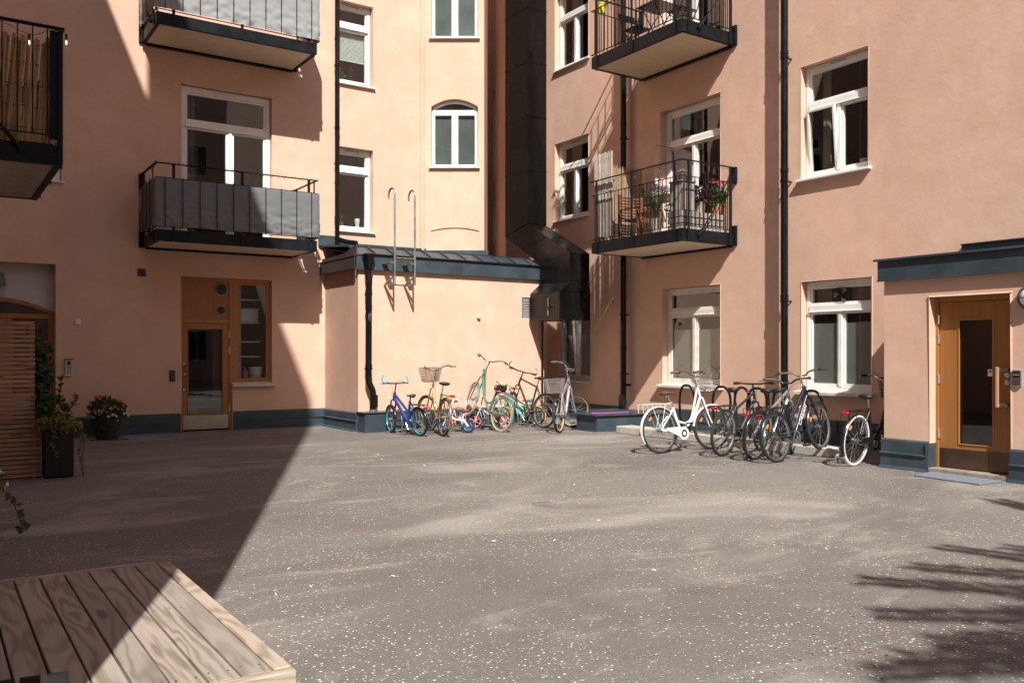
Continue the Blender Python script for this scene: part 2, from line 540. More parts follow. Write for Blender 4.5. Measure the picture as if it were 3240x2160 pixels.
def build_wall(name, m, parent, mb, bevel=.009, **kw):
    me = mb.mesh(name, m, smooth=False, fixn=False)
    bm = bmesh.new(); bm.from_mesh(me)
    bmesh.ops.remove_doubles(bm, verts=bm.verts, dist=.0005)
    bm.to_mesh(me); bm.free()
    o = link(name, me, parent, **kw)
    if bevel:
        md = o.modifiers.new('bevel', 'BEVEL'); md.width = bevel; md.segments = 2; md.limit_method = 'ANGLE'; md.angle_limit = R(50)
    return o

def plinth(parent, x0, x1, step=1.9, h=.36, name='plinth_panel', y=0):
    prof = [(-.125, 0), (-.12, .012), (-.062, .035), (-.058, .185), (-.082, .19), (-.080, .20), (-.045, .212), (-.042, h - .02), (-.015, h), (.02, h), (.02, 0)]
    n = max(1, round((x1 - x0) / step)); w = (x1 - x0) / n
    for i in range(n):
        mb = MB().prism([(x0 + i * w + .002, y + p, z) for p, z in prof], (w - .004, 0, 0))
        mb.box(x0 + (i + 1) * w - .012, x0 + (i + 1) * w - .003, y - .068, y - .03, .21, h - .012)
        mb.build(name, FLASH, parent, smooth=False)

# window: frame mesh named window, children pane, sill, ...
def window(parent, x0, x1, z0, z1, dep=.17, transom=None, mull=(), fr=.065, m=None, sill=.05, sill_m=None, room=ROOM, roomd=2.2, curtain=None, tilt=None, name='window', glassm=None, vent=True, sillx=.05, sillh=.03, panes_back=None):
    m = m or WHITE
    y0, y1 = dep - .035, dep + .055
    mb = MB()
    mb.box(x0, x0 + fr, y0, y1, z0, z1); mb.box(x1 - fr, x1, y0, y1, z0, z1)
    mb.box(x0 + fr, x1 - fr, y0, y1, z1 - fr * 1.25, z1); mb.box(x0 + fr, x1 - fr, y0, y1, z0, z0 + fr * 1.2)
    zt = transom
    cells = []
    zl1 = z1 - fr * 1.25
    zb = z0 + fr * 1.2
    if zt:
        mb.box(x0 + fr, x1 - fr, y0 - .018, y1 - .004, zt - .055, zt + .055)
        mb.box(x0 + fr * .6, x1 - fr * .6, y0 - .035, y0 - .012, zt - .062, zt - .045)
        cells.append((x0 + fr, x1 - fr, zt + .055, zl1))
        zl1 = zt - .055
    edges = [x0 + fr] + [e for c in mull for e in (c - .035, c + .035)] + [x1 - fr]
    for c in mull: mb.box(c - .035, c + .035, y0 - .012, y1 - .006, zb, zl1)
    for i in range(0, len(edges), 2): cells.append((edges[i], edges[i + 1], zb, zl1))
    w = mb.build(name, m, parent, .004, smooth=False)
    for i, (a, b, c, d) in enumerate(cells):
        s = .042
        ya, yb = y0 + .014, y1 - .012
        sm = MB()
        sm.box(a + .002, a + s, ya, yb, c + .002, d - .002); sm.box(b - s, b - .002, ya, yb, c + .002, d - .002)
        sm.box(a + s, b - s, ya, yb, d - s, d - .002); sm.box(a + s, b - s, ya, yb, c + .002, c + s)
        pn = MB().box(a + s - .006, b - s + .006, ya + .02, ya + .028, c + s - .006, d - s + .006)
        if tilt is not None and i == tilt:
            M = Matrix.Translation((0, ya, c)) @ Matrix.Rotation(R(5.5), 4, 'X') @ Matrix.Translation((0, -ya, -c))
            sm.xf(M); pn.xf(M)
        sm.build('sash', m, w, .003, smooth=False)
        pn.build('pane', glassm or GLASS, w, smooth=False)
        if panes_back and i in panes_back:
            mt, frac = panes_back[i]
            MB().box(a + s, b - s, ya + .032, ya + .036, c + s, c + s + (d - c - 2 * s) * frac).build('privacy_film', mt, w, smooth=False)
    if vent:
        vx = (x0 + x1) / 2
        vb = MB()
        for k in (-1, 0, 1): vb.box(vx + k * .1 - .045, vx + k * .1 + .045, y0 - .008, y0 + .004, z1 - .045, z1 - .034)
        vb.build('trickle_vent', PLASTG if m is WHITE else m, w, smooth=False)
    if sill:
        sm = sill_m or m
        sb = MB().prism([(x0 - sillx, -sill, z0 - sillh), (x0 - sillx, -sill, z0 - sillh * .25), (x0 - sillx, y0 + .01, z0 + .022), (x0 - sillx, y0 + .01, z0 - sillh)], (x1 - x0 + 2 * sillx, 0, 0))
        sb.build('sill', sm, w, .004, smooth=False)
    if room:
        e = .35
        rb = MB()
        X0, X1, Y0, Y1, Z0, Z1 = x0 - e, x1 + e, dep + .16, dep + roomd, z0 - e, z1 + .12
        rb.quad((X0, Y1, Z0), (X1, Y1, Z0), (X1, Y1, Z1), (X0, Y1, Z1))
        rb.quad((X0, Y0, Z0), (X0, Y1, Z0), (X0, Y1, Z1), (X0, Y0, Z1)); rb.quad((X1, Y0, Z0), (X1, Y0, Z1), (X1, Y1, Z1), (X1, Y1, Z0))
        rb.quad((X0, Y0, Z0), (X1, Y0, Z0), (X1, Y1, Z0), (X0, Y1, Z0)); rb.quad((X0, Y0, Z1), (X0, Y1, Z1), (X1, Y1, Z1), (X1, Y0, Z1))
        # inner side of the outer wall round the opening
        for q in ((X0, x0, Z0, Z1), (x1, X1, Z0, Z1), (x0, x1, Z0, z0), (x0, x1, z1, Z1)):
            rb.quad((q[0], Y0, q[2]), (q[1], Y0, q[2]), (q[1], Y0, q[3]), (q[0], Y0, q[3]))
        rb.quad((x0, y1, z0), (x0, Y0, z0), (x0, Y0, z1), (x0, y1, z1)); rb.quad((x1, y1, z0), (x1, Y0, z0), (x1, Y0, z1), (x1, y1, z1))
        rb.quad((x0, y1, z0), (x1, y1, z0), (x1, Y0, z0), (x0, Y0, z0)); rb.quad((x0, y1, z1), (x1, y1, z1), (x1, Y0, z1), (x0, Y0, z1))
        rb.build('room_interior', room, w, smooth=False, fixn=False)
    for (ca, cb, cm) in (curtain or ()):
        cbm = MB(); n = 24; pts = []
        for i in range(n + 1):
            x = ca + (cb - ca) * i / n
            pts.append((x, dep + .22 + .025 * math.sin(i * 1.9) + .01 * math.sin(i * .7), 0))
        zb0 = z0 + .06
        for i in range(n):
            p, q = pts[i], pts[i + 1]
            cbm.quad((p[0], p[1], zb0), (q[0], q[1], zb0), (q[0], q[1], z1 - .05), (p[0], p[1], z1 - .05))
        cbm.build('curtain', cm, w)
    return w

def blind(parent, x0, x1, y, z0, z1, pitch=.026, m=BLIND):
    mb = MB(); z = z1
    mb.box(x0, x1, y - .015, y + .015, z1, z1 + .025)
    while z > z0:
        mb.quad((x0, y - .008, z - .024), (x1, y - .008, z - .024), (x1, y + .008, z), (x0, y + .008, z)); z -= pitch
    mb.box(x0, x1, y - .012, y + .012, z0 - .02, z0)
    return mb.build('blind', m, parent, smooth=False)

def downpipe(parent, pts, r=.06, m=BLACKM, joints=(), brackets=(), name='downpipe'):
    mb = MB().tube(pts, r, 14)
    for (x, y, z) in joints: mb.cyl((x, y, z - .035), (x, y, z + .035), r + .007, 14)
    o = mb.build(name, m, parent)
    for (x, y, z, yw) in brackets:
        bb = MB().lathe([(r + .004, z - .02), (r + .011, z - .02), (r + .011, z + .02), (r + .004, z + .02)], 14, (x, y, 0))
        bb.box(x - .012, x + .012, y + r, yw, z - .012, z + .012)
        bb.build('pipe_bracket', m, o)
    return o

def smooth_path(pts, n=6):
    # Catmull-Rom
    P = [Vector(p) for p in pts]; P = [P[0] * 2 - P[1]] + P + [P[-1] * 2 - P[-2]]
    out = []
    for i in range(1, len(P) - 2):
        for k in range(n):
            t = k / n
            a, b, c, d = P[i - 1], P[i], P[i + 1], P[i + 2]
            out.append(.5 * ((2 * b) + (c - a) * t + (2 * a - 5 * b + 4 * c - d) * t * t + (3 * b - a - 3 * c + d) * t ** 3))
    out.append(P[-2])
    return out

# ================================================================== SETTING
g = MB(); g.quad((-70, -70, 0), (90, -70, 0), (90, 90, 0), (-70, 90, 0))
struct(g.build('ground', MATS['asphalt'], smooth=False))

def ring_vent(parent, x, z, r, y=0, slats=7):
    mb = MB().lathe([(r, y), (r, y - .02), (r * .86, y - .024), (r * .84, y - .006)], 28, (x, 0, z), 'y')
    v = mb.build('vent_ring', ZINC, parent)
    MB().lathe([(r * .86, y - .003), (.001, y - .003)], 28, (x, 0, z), 'y').build('vent_back', PLAST, v)
    for i in range(slats):
        t = -1 + 2 * (i + .5) / slats
        hw = r * .82 * math.sqrt(max(0, 1 - t * t))
        MB().prism([(x - hw, y - .004, z + t * r * .84 - .002), (x - hw, y - .018, z + t * r * .84 - .014), (x - hw, y - .020, z + t * r * .84 - .011), (x - hw, y - .006, z + t * r * .84 + .002)], (2 * hw, 0, 0)).build('louvre_slat', PLASTG, v, smooth=False)
    return v

# ---- left facade ---------------------------------------------------
LB = thing('apartment_building', 'salmon plastered apartment house with wooden doors and two balconies left of the corner', 'building', (0, 17.12, 0), 0)
wm = wall_mesh(-.18, 9.12, 0, 15, [
    (.1, 1.88, 0, 3.05, .26, 0, False, 'b'),
    (3.99, 4.95, 0, 2.94, .075, 0, False, 'br'),
    (4.95, 5.73, .90, 2.94, .075, 0, False, 'l'),
    (3.99, 5.73, 3.68, 6.58, .13),
    (1.2, 1.97, 4.5, 6.2, .1),
    (7.09, 7.93, 4.05, 5.82, .17),
    (7.09, 7.93, 7.14, 8.88, .17)])
wm.quad((4.95, 0, 0), (4.95, 0, .9), (4.95, .3, .9), (4.95, .3, 0))
build_wall('wall', PLASTER, LB, wm)
MB().box(-.18, 9.12, 3.2, 9, 0, 15).build('house_body', PLASTER, LB, smooth=False)
MB().prism([(-.3, -.35, 15), (-.3, 4.6, 17.5), (-.3, 9.3, 15)], (9.5, 0, 0)).build('roof', ROOFT, LB, smooth=False)
plinth(LB, 1.90, 3.975, 2.1); plinth(LB, 4.965, 6.84, 2.1)

# french door on the balcony, balcony-side windows, stair column windows
fd = window(LB, 4.0, 5.72, 3.66, 6.57, .12, transom=5.86, mull=(4.93,), fr=.085, sill=0, room=ROOM_B, vent=False, curtain=[(4.1, 4.32, mat('lace', (.30, .33, .28), .9, 0, .35, 30))], name='balcony_door')
MB().box(4.6, 5.05, .075, .09, 6.505, 6.535).build('trickle_vent', WHITE_O, fd, smooth=False)
window(LB, 1.21, 1.96, 4.51, 6.19, .09, transom=5.7, sill=.06, room=ROOM)
w1 = window(LB, 7.10, 7.92, 4.06, 5.81, .16, transom=5.36, mull=(), sill=.07, room=ROOM)
w2 = window(LB, 7.10, 7.92, 7.15, 8.87, .16, transom=8.40, mull=(), sill=.07, room=ROOM)
blind(w2, 7.20, 7.82, .235, 7.72, 8.31)
MB().box(7.72, 7.80, .118, .124, 7.19, 7.23).build('sticker', BLUEP, w2, smooth=False)

# entrance with oak door and side light
dr = MB()
dr.box(3.99, 4.035, .05, .13, 0, 2.94); dr.box(4.905, 4.985, .05, .13, 0, 2.94)
dr.box(4.035, 4.905, .055, .13, 2.07, 2.15); dr.box(4.035, 4.905, .055, .13, 2.90, 2.94)
ef = dr.build('door_frame', OAK, LB, .004, smooth=False)
pnl = boxo('timber_panel', OAK, ef, 4.035, 4.905, .075, .11, 2.15, 2.90)
ring_vent(LB, 4.755, 2.73, .125, .075, 9); ring_vent(LB, 4.755, 2.33, .085, .075, 7)
lf = MB()
lf.box(4.04, 4.125, .07, .115, .03, 2.065); lf.box(4.785, 4.90, .07, .115, .03, 2.065)
lf.box(4.125, 4.785, .072, .113, 1.96, 2.065); lf.box(4.125, 4.785, .072, .113, .03, .335)
dl = lf.build('door', OAK, LB, .004, smooth=False)
MB().box(4.12, 4.79, .09, .098, .33, 1.965).build('pane', GLASS, dl, smooth=False)
boxo('kick_plate', mat('steel_plate', (.50, .47, .40), .38, .85, .12, 4, stretch=(1, 1, .3)), dl, 4.045, 4.895, .062, .069, .035, .30, .001)
bd = MB()
for a, b_, c, d in ((4.125, 4.135, .335, 1.96), (4.775, 4.785, .335, 1.96)): bd.box(a, b_, .062, .072, c, d)
bd.box(4.125, 4.785, .062, .0715, 1.95, 1.96); bd.box(4.125, 4.785, .062, .0715, .335, .345)
bd.build('glazing_bead', OAKH, dl, smooth=False)
hb = MB().cyl((4.10, .015, .78), (4.10, .015, 1.31), .014, 10)
hd = hb.build('door_pull', OAK, dl)
for z in (.80, 1.29): MB().cyl((4.10, .015, z), (4.10, .07, z), .010, 8).box(4.085, 4.075 - .03, .06, .07, z - .02, z + .02).build('pull_bracket', ALU, hd)
MB().lathe([(.022, .072), (.022, .055), (.012, .05), (.001, .05)], 14, (4.075, 0, 1.08), 'y').build('lock_cylinder', ALU, dl)
for z in (.42, 1.55, 1.86): boxo('hinge', ALU, dl, 4.893, 4.913, .045, .062, z - .07, z + .07, .002)
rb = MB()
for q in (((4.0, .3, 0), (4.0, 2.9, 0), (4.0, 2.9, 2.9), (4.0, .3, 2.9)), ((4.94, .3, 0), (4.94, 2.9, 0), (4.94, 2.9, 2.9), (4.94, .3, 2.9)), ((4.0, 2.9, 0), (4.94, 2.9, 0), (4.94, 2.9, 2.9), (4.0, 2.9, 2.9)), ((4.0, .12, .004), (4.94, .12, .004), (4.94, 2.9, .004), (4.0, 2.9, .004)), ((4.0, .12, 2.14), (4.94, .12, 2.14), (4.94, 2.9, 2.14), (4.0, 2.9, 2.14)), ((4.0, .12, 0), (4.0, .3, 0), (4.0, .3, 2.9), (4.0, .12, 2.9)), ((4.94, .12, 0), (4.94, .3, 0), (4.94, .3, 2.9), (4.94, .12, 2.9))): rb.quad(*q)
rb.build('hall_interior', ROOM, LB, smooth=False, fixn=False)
sl = window(LB, 4.985, 5.73, .90, 2.94, .085, fr=.05, m=OAK, sill=.10, sill_m=STONE, room=ROOM_B, roomd=1.0, vent=False, name='side_window', sillh=.06)
boxo('timber_plank', SLATW, sl, 5.03, 5.17, .17, .20, .93, 2.90)
for z in (1.42, 1.72, 2.10, 2.56): boxo('shelf', WHITE_O, sl, 5.2, 5.60, .35, .75, z - .012, z + .012)
bk = thing('bucket', 'white plastic bucket with wire handle behind the side window beside the oak door', 'bucket', (5.52, 17.12 + .36, .93))
MB().lathe([(.001, 0), (.105, 0), (.135, .25), (.145, .25), (.145, .285), (.133, .285), (.128, .27), (.001, .26)], 24).build('bucket_body', BUCKET, bk)
MB().tube([(.145 * math.cos(a), -.02 - .14 * math.sin(a) * .95, .25 - .13 * math.sin(a)) for a in [PI * i / 12 for i in range(13)]], .004, 6).build('bucket_handle', ZINC, bk)
cn = thing('watering_can', 'grey metal watering can standing left of the white bucket', 'watering can', (5.30, 17.12 + .36, .93))
MB().lathe([(.001, 0), (.075, 0), (.07, .2), (.02, .23), (.001, .23)], 16).build('can_body', ZINC, cn)
MB().tube([(.05, 0, .05), (.02, -.02, .2), (-.04, -.05, .30)], [.02, .015, .012], 8).build('spout', ZINC, cn)
ct = MB(); ct.box(-.19, .19, -.13, .13, 0, .26); ct.box(-.205, .205, -.145, .145, .26, .285)
tag(ct.build('storage_box', BUCKET, None, .012, loc=(5.40, 17.12 + .55, 2.115)), 'translucent white storage box on the upper shelf behind the side window', 'box')
ct = MB(); ct.box(-.16, .12, -.1, .1, 0, .05)
tag(ct.build('tray', BLUEP, None, .006, loc=(5.33, 17.12 + .30, .928)), 'small blue tray lying at the bottom of the side window', 'tray')

# arched entrance far left
gp = MB(); n = 18
arc = lambda x: 2.46 - .24 * ((x - .94) / .94) ** 2
pts = [(.1, .24, 3.05)] + [(.1 + 1.78 * i / n, .24, arc(.1 + 1.78 * i / n)) for i in range(n + 1)] + [(1.88, .24, 3.05)]
gp.prism(pts, (0, .04, 0)); gp.build('grey_panel', PANELG, LB, smooth=False)
aw = MB()
for i in range(n):
    xa, xb = .1 + 1.78 * i / n, .1 + 1.78 * (i + 1) / n
    aw.prism([(xa, .20, arc(xa)), (xb, .20, arc(xb)), (xb, .20, arc(xb) - .07), (xa, .20, arc(xa) - .07)], (0, .10, 0))
aw.box(1.79, 1.878, .20, .30, 0, arc(1.83) - .05); aw.box(.1, 1.79, .205, .30, 2.10, 2.18)
aw.box(1.16, 1.24, .205, .30, 0, 2.10)
awo = aw.build('entrance_frame', OAK, LB, .004, smooth=False)
MB().box(1.24, 1.79, .245, .253, .25, 2.10).build('pane', GLASS, awo, smooth=False)
boxo('lower_panel', OAKH, awo, 1.24, 1.79, .23, .27, .02, .25)
MB().prism([(.1, .26, 2.18)] + [(1.79, .26, 2.18)] + [(.1 + 1.69 * (n - i) / n, .26, arc(.1 + 1.69 * (n - i) / n) - .07) for i in range(n + 1)], (0, .008, 0)).build('fanlight', GLASS, awo, smooth=False)
dd = boxo('door', OAK, LB, .18, 1.16, .225, .27, .02, 2.10)
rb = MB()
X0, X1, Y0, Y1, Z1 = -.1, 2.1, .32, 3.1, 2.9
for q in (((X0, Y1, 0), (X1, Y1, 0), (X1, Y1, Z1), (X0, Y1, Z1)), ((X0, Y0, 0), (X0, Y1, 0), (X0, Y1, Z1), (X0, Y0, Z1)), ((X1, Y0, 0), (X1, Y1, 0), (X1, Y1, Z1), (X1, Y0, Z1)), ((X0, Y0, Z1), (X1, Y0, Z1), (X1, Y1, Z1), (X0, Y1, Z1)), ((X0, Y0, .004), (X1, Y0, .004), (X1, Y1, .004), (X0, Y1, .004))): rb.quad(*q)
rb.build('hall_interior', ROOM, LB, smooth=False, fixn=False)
# louvre vent in the wall
vt = MB(); vt.box(3.215, 3.235, -.012, .0, 2.90, 3.05); vt.box(3.345, 3.365, -.012, .0, 2.90, 3.05); vt.box(3.235, 3.345, -.012, 0, 2.90, 2.912); vt.box(3.235, 3.345, -.012, 0, 3.038, 3.05)
vo = vt.build('wall_vent', PLASTG, LB, smooth=False)
MB().box(3.235, 3.345, -.003, -.001, 2.912, 3.038).build('vent_back', PLAST, vo, smooth=False)
for i in range(6): MB().prism([(3.235, -.002, 2.918 + i * .02), (3.235, -.012, 2.912 + i * .02), (3.235, -.012, 2.916 + i * .02), (3.235, -.002, 2.924 + i * .02)], (.11, 0, 0)).build('louvre_slat', PLASTG, vo, smooth=False)
boxo('cable_cover', WHITE_O, LB, 3.972, 3.988, -.012, 0, .55, 1.50)
# rain pipe between the balcony wall and the stair column
downpipe(LB, smooth_path([(7.07, -.12, 15), (7.07, -.12, 9), (7.07, -.12, 3.95), (7.08, -.13, 3.86), (7.2, -.3, 3.79), (7.34, -.5, 3.75)], 5), .05, BLACKM,
         [(7.07, -.12, z) for z in (6.15, 5.02, 4.22, 8.0)], [(7.07, -.12, z, 0) for z in (7.45, 5.42, 4.3)])

# ---- balconies ------------------------------------------------------
def balcony(parent, x0, x1, z0, depth, fh=.20, bot=.25, mid=1.10, top=1.345, pitch=.1, posts=None, steel=STEEL_D, bars_front=True, bars_side=True, deck_n=8, brace=True, soffit=CREAM, side_posts=(.16, .9)):
    D = -depth
    fr = MB()
    for (a, b, c, d) in ((x0, x1, D, D + .012), (x0, x0 + .012, D + .012, -.02), (x1 - .012, x1, D + .012, -.02), (x0 + .012, x1 - .012, -.05, -.01)):
        fr.box(a, b, c, d, z0 + .006, z0 + fh)
    fr.box(x0, x1, D, D + .07, z0, z0 + .006); fr.box(x0, x0 + .07, D + .07, -.01, z0, z0 + .006); fr.box(x1 - .07, x1, D + .07, -.01, z0, z0 + .006)
    fr.box(x0 + .07, x1 - .07, -.09, -.01, z0 - .03, z0 + .006)
    fr.box(x0 + .012, x1 - .012, D + .012, -.05, z0 + fh - .05, z0 + fh - .012)
    B = fr.build('balcony', steel, parent, smooth=False)
    w = (x1 - x0 - .14) / deck_n
    for i in range(deck_n):
        boxo('soffit_board', soffit, B, x0 + .07 + i * w + .0012, x0 + .07 + (i + 1) * w - .0012, D + .07, -.09, z0 + .008, z0 + .03, 0)
    # rails run round three sides
    def loop(z, hw, hh, name):
        mb = MB()
        mb.box(x0 - hw, x0 + hw, D - hw, 0, z - hh, z + hh); mb.box(x1 - hw, x1 + hw, D - hw, 0, z - hh, z + hh)
        mb.box(x0 + hw, x1 - hw, D - hw, D + hw, z - hh, z + hh)
        return mb.build(name, steel, B, smooth=False)
    loop(z0 + top, .022, .008, 'handrail'); loop(z0 + mid, .011, .006, 'middle_rail'); loop(z0 + bot, .011, .006, 'bottom_rail')
    pm = MB().box(-.025, .025, -.006, .006, 0, top - .008).mesh('post', steel, False)
    ps = MB().box(-.006, .006, -.025, .025, 0, top - .008).mesh('post', steel, False)
    for x in (posts or (x0 + .16, (x0 + x1) / 2, x1 - .16)): link('post', pm, B, (x, D - .012 - .006, z0))
    for t in side_posts:
        for x, sx in ((x0, -1), (x1, 1)): link('post', ps, B, (x + sx * .018, D * (1 - t), z0))
    bm_ = MB().box(-.006, .006, -.006, .006, 0, mid - bot).mesh('railing_bar', steel, False)
    if bars_front:
        n = int((x1 - x0) / pitch)
        for i in range(1, n): link('railing_bar', bm_, B, (x0 + (x1 - x0) * i / n, D, z0 + bot))
    if bars_side:
        n = int(depth / pitch)
        for i in range(1, n):
            for x in (x0, x1): link('railing_bar', bm_, B, (x, D * i / n, z0 + bot))
    for x in (x0, x1):
        boxo('wall_bracket', steel, B, x - .05, x + .05, -.06, 0, z0 + top - .28, z0 + top + .01)
        boxo('wall_bracket', steel, B, x - .05, x + .05, -.05, 0, z0 + .0, z0 + fh + .14)
    if brace:
        for x, sx in ((x0, -1), (x1, 1)):
            mb = MB()
            a = Vector((x + sx * .03, D * .72, z0 + .12)); b = Vector((x + sx * .03, -.03, z0 + top - .12))
            d = (b - a)
            mb.tube([a, a + d * .16], .022, 8); mb.tube([a + d * .14, a + d * .3], .014, 8); mb.tube([a + d * .28, b], .009, 8)
            mb.cyl(a - Vector((sx * .03, 0, 0)), a + Vector((sx * .02, 0, 0)), .028, 10)
            mb.build('tie_rod', steel, B)
    return B

def cloth(parent, path, z0, z1, m, amp=.014, seed=0, name='privacy_screen'):
    # path: list of (x,y) corners; wrinkled sheet, outward bulge to -normal
    nz = 26; sec = []
    for k in range(len(path) - 1):
        a = Vector((*path[k], 0)); b = Vector((*path[k + 1], 0)); L = (b - a).length
        n = max(4, int(L / .03)); nrm = Vector(((b - a).y, -(b - a).x, 0)).normalized()
        for i in range(n + (k == len(path) - 2)):
            t = i / n; p = a.lerp(b, t); row = []
            for j in range(nz + 1):
                z = z0 + (z1 - z0) * j / nz
                s = t * L + seed * 7.3 + k * 3
                droop = math.exp(-((z - z0 - .12) / .22) ** 2)
                w = (1 - abs(noise.noise(Vector((s * 3.0 - z * 3.0, z * 8 + s * 2.2, seed)))) * 2.6) * (.25 + .75 * droop) + .6 * (1 - abs(noise.noise(Vector((s * 5 + z * 5, z * 12 - s * 4, seed + 5)))) * 2.6) * (.15 + .85 * droop)
                e = min(1, (z1 - z) / .08, t * L / .03 + .3, (1 - t) * L / .03 + .3)
                row.append(p + nrm * (amp * max(-.1, w + .12) * e) + Vector((0, 0, z)))
            sec.append(row)
    mb = MB(); mb.loft(sec, closed=False)
    return mb.build(name, m, parent, fixn=False, ang=180)

bx0, bx1, bd_ = 3.29, 6.19, 1.25
b1 = balcony(LB, bx0, bx1, 3.435, bd_, posts=(bx0 + .28, bx0 + 1.47, bx1 - .17), bars_front=False, bars_side=False)
b2 = balcony(LB, bx0, bx1, 7.19, bd_, posts=(bx0 + .28, bx0 + 1.47, bx1 - .17), bars_front=False, bars_side=False)
bm_out = MB().box(-.006, .006, -.007, .007, 0, .86).mesh('railing_bar', STEEL_D, False)
for B, z, fm, sd, up in ((b1, 3.435, FAB, 1, 1.09), (b2, 7.19, FAB_LIT, 2, 1.30)):
    for i in range(10): link('railing_bar', bm_out, B, (bx0 + .13 + i * .293, -bd_ - .070, z + .245))
    for i in range(4):
        for x in (bx0 - .068, bx1 + .068): link('railing_bar', bm_out, B, (x, -.15 - i * .3, z + .245))
    cloth(B, [(bx0 - .034, -.08), (bx0 - .034, -bd_ - .034), (bx1 + .034, -bd_ - .034), (bx1 + .034, -.08)], z + .255, z + up, fm, .026, sd)
# fairy lights wound round the rail
fl = MB(); rng = random.Random(4)
for i in range(170):
    t = i / 170 * 4.5
    p = Vector((bx0, -bd_ + 1.0 - t, 4.785)) if t < 1 else Vector((bx0 + (t - 1), -bd_, 4.785))
    if t > 3.9: p = Vector((bx1, -bd_ + (t - 3.9) * 1.6, 4.785))
    q = p + Vector((rng.uniform(-.03, .03), rng.uniform(-.03, .03), rng.uniform(-.05, .045)))
    fl.tube([p + Vector((rng.uniform(-.03, .03), rng.uniform(-.025, .025), rng.uniform(-.02, .015))), q], .0035, 4)
fl.build('string_light_cable', PLAST, None, loc=(0, 17.12, 0))
tag(bpy.data.objects['string_light_cable'], 'dark fairy light cable wound round the lower left balcony handrail', 'fairy lights')
fl = None

# ---- stair tower with arched windows -------------------------------
TW = thing('stair_tower', 'sunlit salmon stair tower in the back corner with arched white windows', 'building', (9.12, 17.12, 0), R(-33.93))
tw = wall_mesh(0, 1.372, 3.0, 15, [
    (.20, 1.235, 5.60, 7.12, .14, .17),
    (.20, 1.235, 8.46, 10.2, .14, .17),
    (.19, 1.26, 3.75, 4.27, .025, .07, True)])
tw.quad((1.372, 0, 3), (1.372, 2.6, 3), (1.372, 2.6, 15), (1.372, 0, 15))
build_wall('wall', PLASTER, TW, tw, .02)
MB().tube([(0, -.012, 3.4), (0, -.012, 15)], .05, 12).build('corner_bead', PLASTER, TW)
boxo('house_body', PLASTER, TW, .05, 1.33, 1.3, 3, 3, 15, 0)
MB().prism([(-.2, -.3, 15), (1.6, -.3, 15), (1.6, 4.5, 15), (-.2, 4.5, 15)], (0, 0, .25)).build('roof', ROOFT, TW, smooth=False)
def arch_window(z0, z1, rise):
    x0, x1 = .205, 1.23; n = 14; mb = MB()
    za = lambda x: z1 - rise * ((2 * (x - .7175) / 1.03)) ** 2
    mb.box(x0, x0 + .07, .10, .19, z0, za(x0) + .0); mb.box(x1 - .07, x1, .10, .19, z0, za(x1))
    mb.box(x0 + .07, x1 - .07, .10, .19, z0, z0 + .075); mb.box(x0 + .07, x1 - .07, .09, .185, z1 - rise - .165, z1 - rise - .045)
    mb.box(.645, .79, .085, .185, z0 + .075, z1 - rise - .165)
    for i in range(n):
        a, b = x0 + (x1 - x0) * i / n, x0 + (x1 - x0) * (i + 1) / n
        mb.prism([(a, .10, za(a)), (b, .10, za(b)), (b, .10, za(b) - .055), (a, .10, za(a) - .055)], (0, .09, 0))
    w = mb.build('window', WHITE, TW, .004, smooth=False)
    for a, b in ((x0 + .07, .645), (.79, x1 - .07)):
        MB().box(a, b, .135, .143, z0 + .075, z1 - rise - .165).build('pane', GLASS, w, smooth=False)
        MB().box(a, b, .165, .168, z0 + .075, z1 - rise - .165).build('frosted_sheet', FILMG, w, smooth=False)
    MB().prism([(x0 + .06, .14, z1 - rise - .05)] + [(x1 - .06, .14, z1 - rise - .05)] + [(x1 - .06 - (x1 - x0 - .12) * i / n, .14, za(x1 - .06 - (x1 - x0 - .12) * i / n) - .05) for i in range(n + 1)], (0, .008, 0)).build('fanlight', GLASS, w, smooth=False)
    MB().box(x0, x1, .195, .9, z0, z1).build('room_interior', ROOM, w, smooth=False)
    MB().prism([(x0 - .05, -.075, z0 - .035), (x0 - .05, -.075, z0 - .012), (x0 - .05, .11, z0 + .02), (x0 - .05, .11, z0 - .035)], (x1 - x0 + .1, 0, 0)).build('sill', WHITE_O, w, .004, smooth=False)
arch_window(5.61, 7.11, .17); arch_window(8.47, 10.19, .17)
# recess beside the tower
rw = wall_mesh(0, 5.75, 3.0, 15, [(3.2, 3.75, 4.4, 5.5, .14, 0, True), (3.2, 3.75, 6.0, 8.3, .14, 0, True), (3.2, 3.75, 9.3, 12, .14, 0, True)])
build_wall('recess_wall', PLASTER, LB, rw, .01, loc=(11.26 + .44 * 5.75, 17.0 - 17.12 + .898 * 5.75, 0), rot=(0, 0, math.atan2(-.898, -.44)))
MB().box(10.4, 15, 5.05, 5.3, 3, 15).build('recess_end_wall', PLASTER, LB, smooth=False)

# ---- right facade ----------------------------------------------------
RB = thing('apartment_building', 'salmon plastered apartment house along the right with white windows and two open railing balconies', 'building', (12.3, 0, 0), R(-90))
rw = wall_mesh(-18.2, 9, 0, 15, [
    (-16.47, -15.21, 8.10, 10.0, .17), (-16.47, -15.21, 4.58, 6.41, .17), (-16.30, -15.14, .86, 2.70, .12),
    (-12.91, -11.31, 3.70, 6.36, .19), (-12.91, -11.31, 7.36, 10.02, .19), (-12.85, -11.31, .86, 2.78, .17),
    (-9.51, -8.23, 4.42, 6.33, .17), (-9.50, -8.17, .86, 2.70, .17)])
build_wall('wall', PLASTER, RB, rw)
MB().box(-18.2, 9, 3.2, 9, 0, 15).build('house_body', PLASTER, RB, smooth=False)
MB().prism([(-18.2, -.35, 15), (-18.2, 4.6, 17.5), (-18.2, 9.3, 15)], (27.4, 0, 0)).build('roof', ROOFT, RB, smooth=False)
